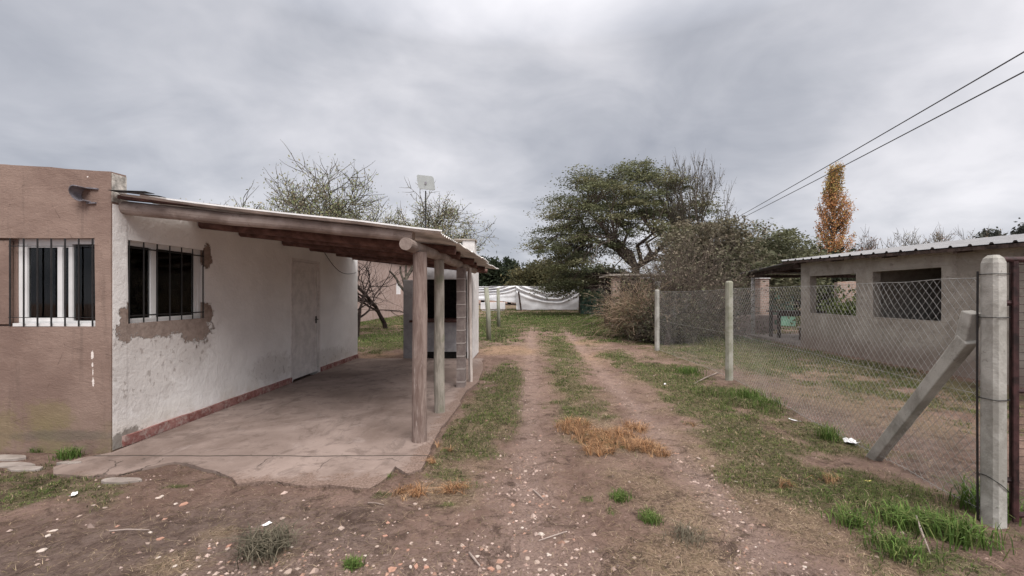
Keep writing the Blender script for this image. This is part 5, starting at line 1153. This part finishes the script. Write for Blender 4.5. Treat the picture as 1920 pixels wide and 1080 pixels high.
shapx = [(735, 1068, 26), (780, 1064, 20), (750, 1058, 15), (800, 1065, 16), (542, 1074, 22), (558, 1068, 14), (277, 1020, 14), (300, 1010, 20), (722, 1005, 15), (727, 980, 13), (765, 1030, 14), (867, 1022, 14), (605, 980, 12), (820, 1016, 12), (345, 944, 20), (430, 1022, 16), (392, 1028, 12), (922, 1063, 26), (935, 1060, 18), (955, 982, 14), (1190, 1044, 12), (675, 1052, 16), (800, 968, 12), (730, 965, 10), (220, 987, 13), (1063, 1016, 12), (820, 1018, 13)]
for i, (px, py, s) in enumerate(shapx):
    X, Y = gp(px, py); place('tile_shard', SHA[i % 7], X, Y, s/2.6*Y/F, 'flat broken terracotta or pale tile shard on the foreground dirt', 'shard', 'broken tile shards on the dirt', .12)
X, Y = gp(1038, 946); place('stone_chip', SHA[5], X, Y, .022, 'pale wedge-shaped stone chip standing up in the left wheel track', 'stone', None, .5, .9)
# flagstones by the brown wall
for i, (px, py, a_, b_, lab) in enumerate(((12, 862, .18, .06, 'flat paving stone nearest the brown wall at the left edge'), (20, 876, .20, .05, 'second paving stone from the brown wall at the left edge'), (45, 883, .15, .04, 'outermost paving stone at the left edge'), (130, 872, .10, .03, 'small loose paving stone by the slab corner'), (225, 905, .17, .045, 'broken slab piece off the front edge of the concrete floor'))):
    X, Y = gp(px, py); mb = MB(); n = 9; pts = [(X+math.cos(k*6.283/n)*a_*rnd.uniform(.8, 1.15), Y+math.sin(k*6.283/n)*b_*rnd.uniform(.8, 1.2)) for k in range(n)]
    mb.add([(x, y, .028) for x, y in pts]+[(x, y, -.03) for x, y in pts], [tuple(range(n))]+[(k, k+n, (k+1) % n+n, (k+1) % n) for k in range(n)]); tag(mb.build('paving_stone', M['flag'], bevel=.006), lab, 'paving stone', 'loose paving stones')
# litter
def scrap(px, py, w_, h_, mat, lab, name='paper_scrap', cat='litter', z=.02, curl=.3):
    X, Y = gp(px, py); g0 = gzs(X, Y); mb = MB(); n = 5; a = rnd.uniform(0, 3)
    for i in range(n):
        for j in range(n):
            u = (i/(n-1)-.5)*w_; v = (j/(n-1)-.5)*h_; mb.v.append((X+u*math.cos(a)-v*math.sin(a)+rnd.uniform(-.05, .05)*w_, Y+u*math.sin(a)+v*math.cos(a)+rnd.uniform(-.05, .05)*w_, g0+z*.4+curl*w_*((i/(n-1)-.5)**2+.3*rnd.random())))
    mb.f = [(i*n+j, (i+1)*n+j, (i+1)*n+j+1, i*n+j+1) for i in range(n-1) for j in range(n-1)]
    o = mb.build(name, mat); s = o.modifiers.new('s', 'SOLIDIFY'); s.thickness = .0015; tag(o, lab, cat)
scrap(139, 930, .075, .03, M['paper'], 'small white rectangular scrap on the dirt below the slab at left')
scrap(500, 983, .05, .03, M['paper'], 'white torn paper scrap on the dirt below the slab')
scrap(1595, 830, .14, .10, M['paper'], 'crumpled white plastic scrap beside the brace foot', 'plastic_scrap', curl=.5)
scrap(1627, 905, .05, .02, M['yellow'], 'bright yellow wrapper lying in the grass near the gate', 'wrapper')
scrap(1490, 790, .14, .02, M['paper'], 'twisted whitish plastic strip at the edge of the mud', 'plastic_strip', curl=.3)
scrap(1247, 722, .10, .03, M['paper'], 'white scrap in the grass left of the mossy post', 'paper_scrap')
scrap(1200, 640, .08, .05, M['paper'], 'small white scrap below the dry vine', 'paper_scrap')
scrap(567, 760, .07, .045, M['darkwood'], 'curled dead leaf on the carport floor', 'dead_leaf', 'leaf', .05, .6)
scrap(700, 737, .04, .03, M['darkwood'], 'tiny dark leaf in the middle of the carport floor', 'dead_leaf', 'leaf', .05, .6)
# fallen sticks
for i, (a, b, r_, lab) in enumerate((((1718, 990), (1745, 1048), .006, 'bare stick leaning out of the grass at the lower right'), ((880, 1040), (900, 1062), .006, 'short dry stick in the left wheel track near the bottom'), ((1000, 918), (1020, 935), .005, 'short dark twig beside the left wheel track'), ((1345, 700), (1300, 722), .012, 'broken branch in the grass left of the mossy post'),
                                      ((205, 1000), (280, 996), .004, 'long thin dry stem on the dirt at lower left'), ((1060, 1000), (1010, 1012), .004, 'thin dry stem across the left wheel track'), ((690, 945), (720, 950), .004, 'thin dry stem beside the dead grass clump'))):
    A_ = gp(*a); Bq = gp(*b); z1 = gzs(*A_)+(.07 if i == 0 else .012); z2 = gzs(*Bq)+.012; mx_ = ((A_[0]+Bq[0])/2+rnd.uniform(-.02, .02), (A_[1]+Bq[1])/2, (z1+z2)/2+.006)
    mb = MB(); mb.tube([(*A_, z1), mx_, (*Bq, z2)], [r_, r_, r_*.6], 6); tag(mb.build('stick', M['log']), lab, 'stick')
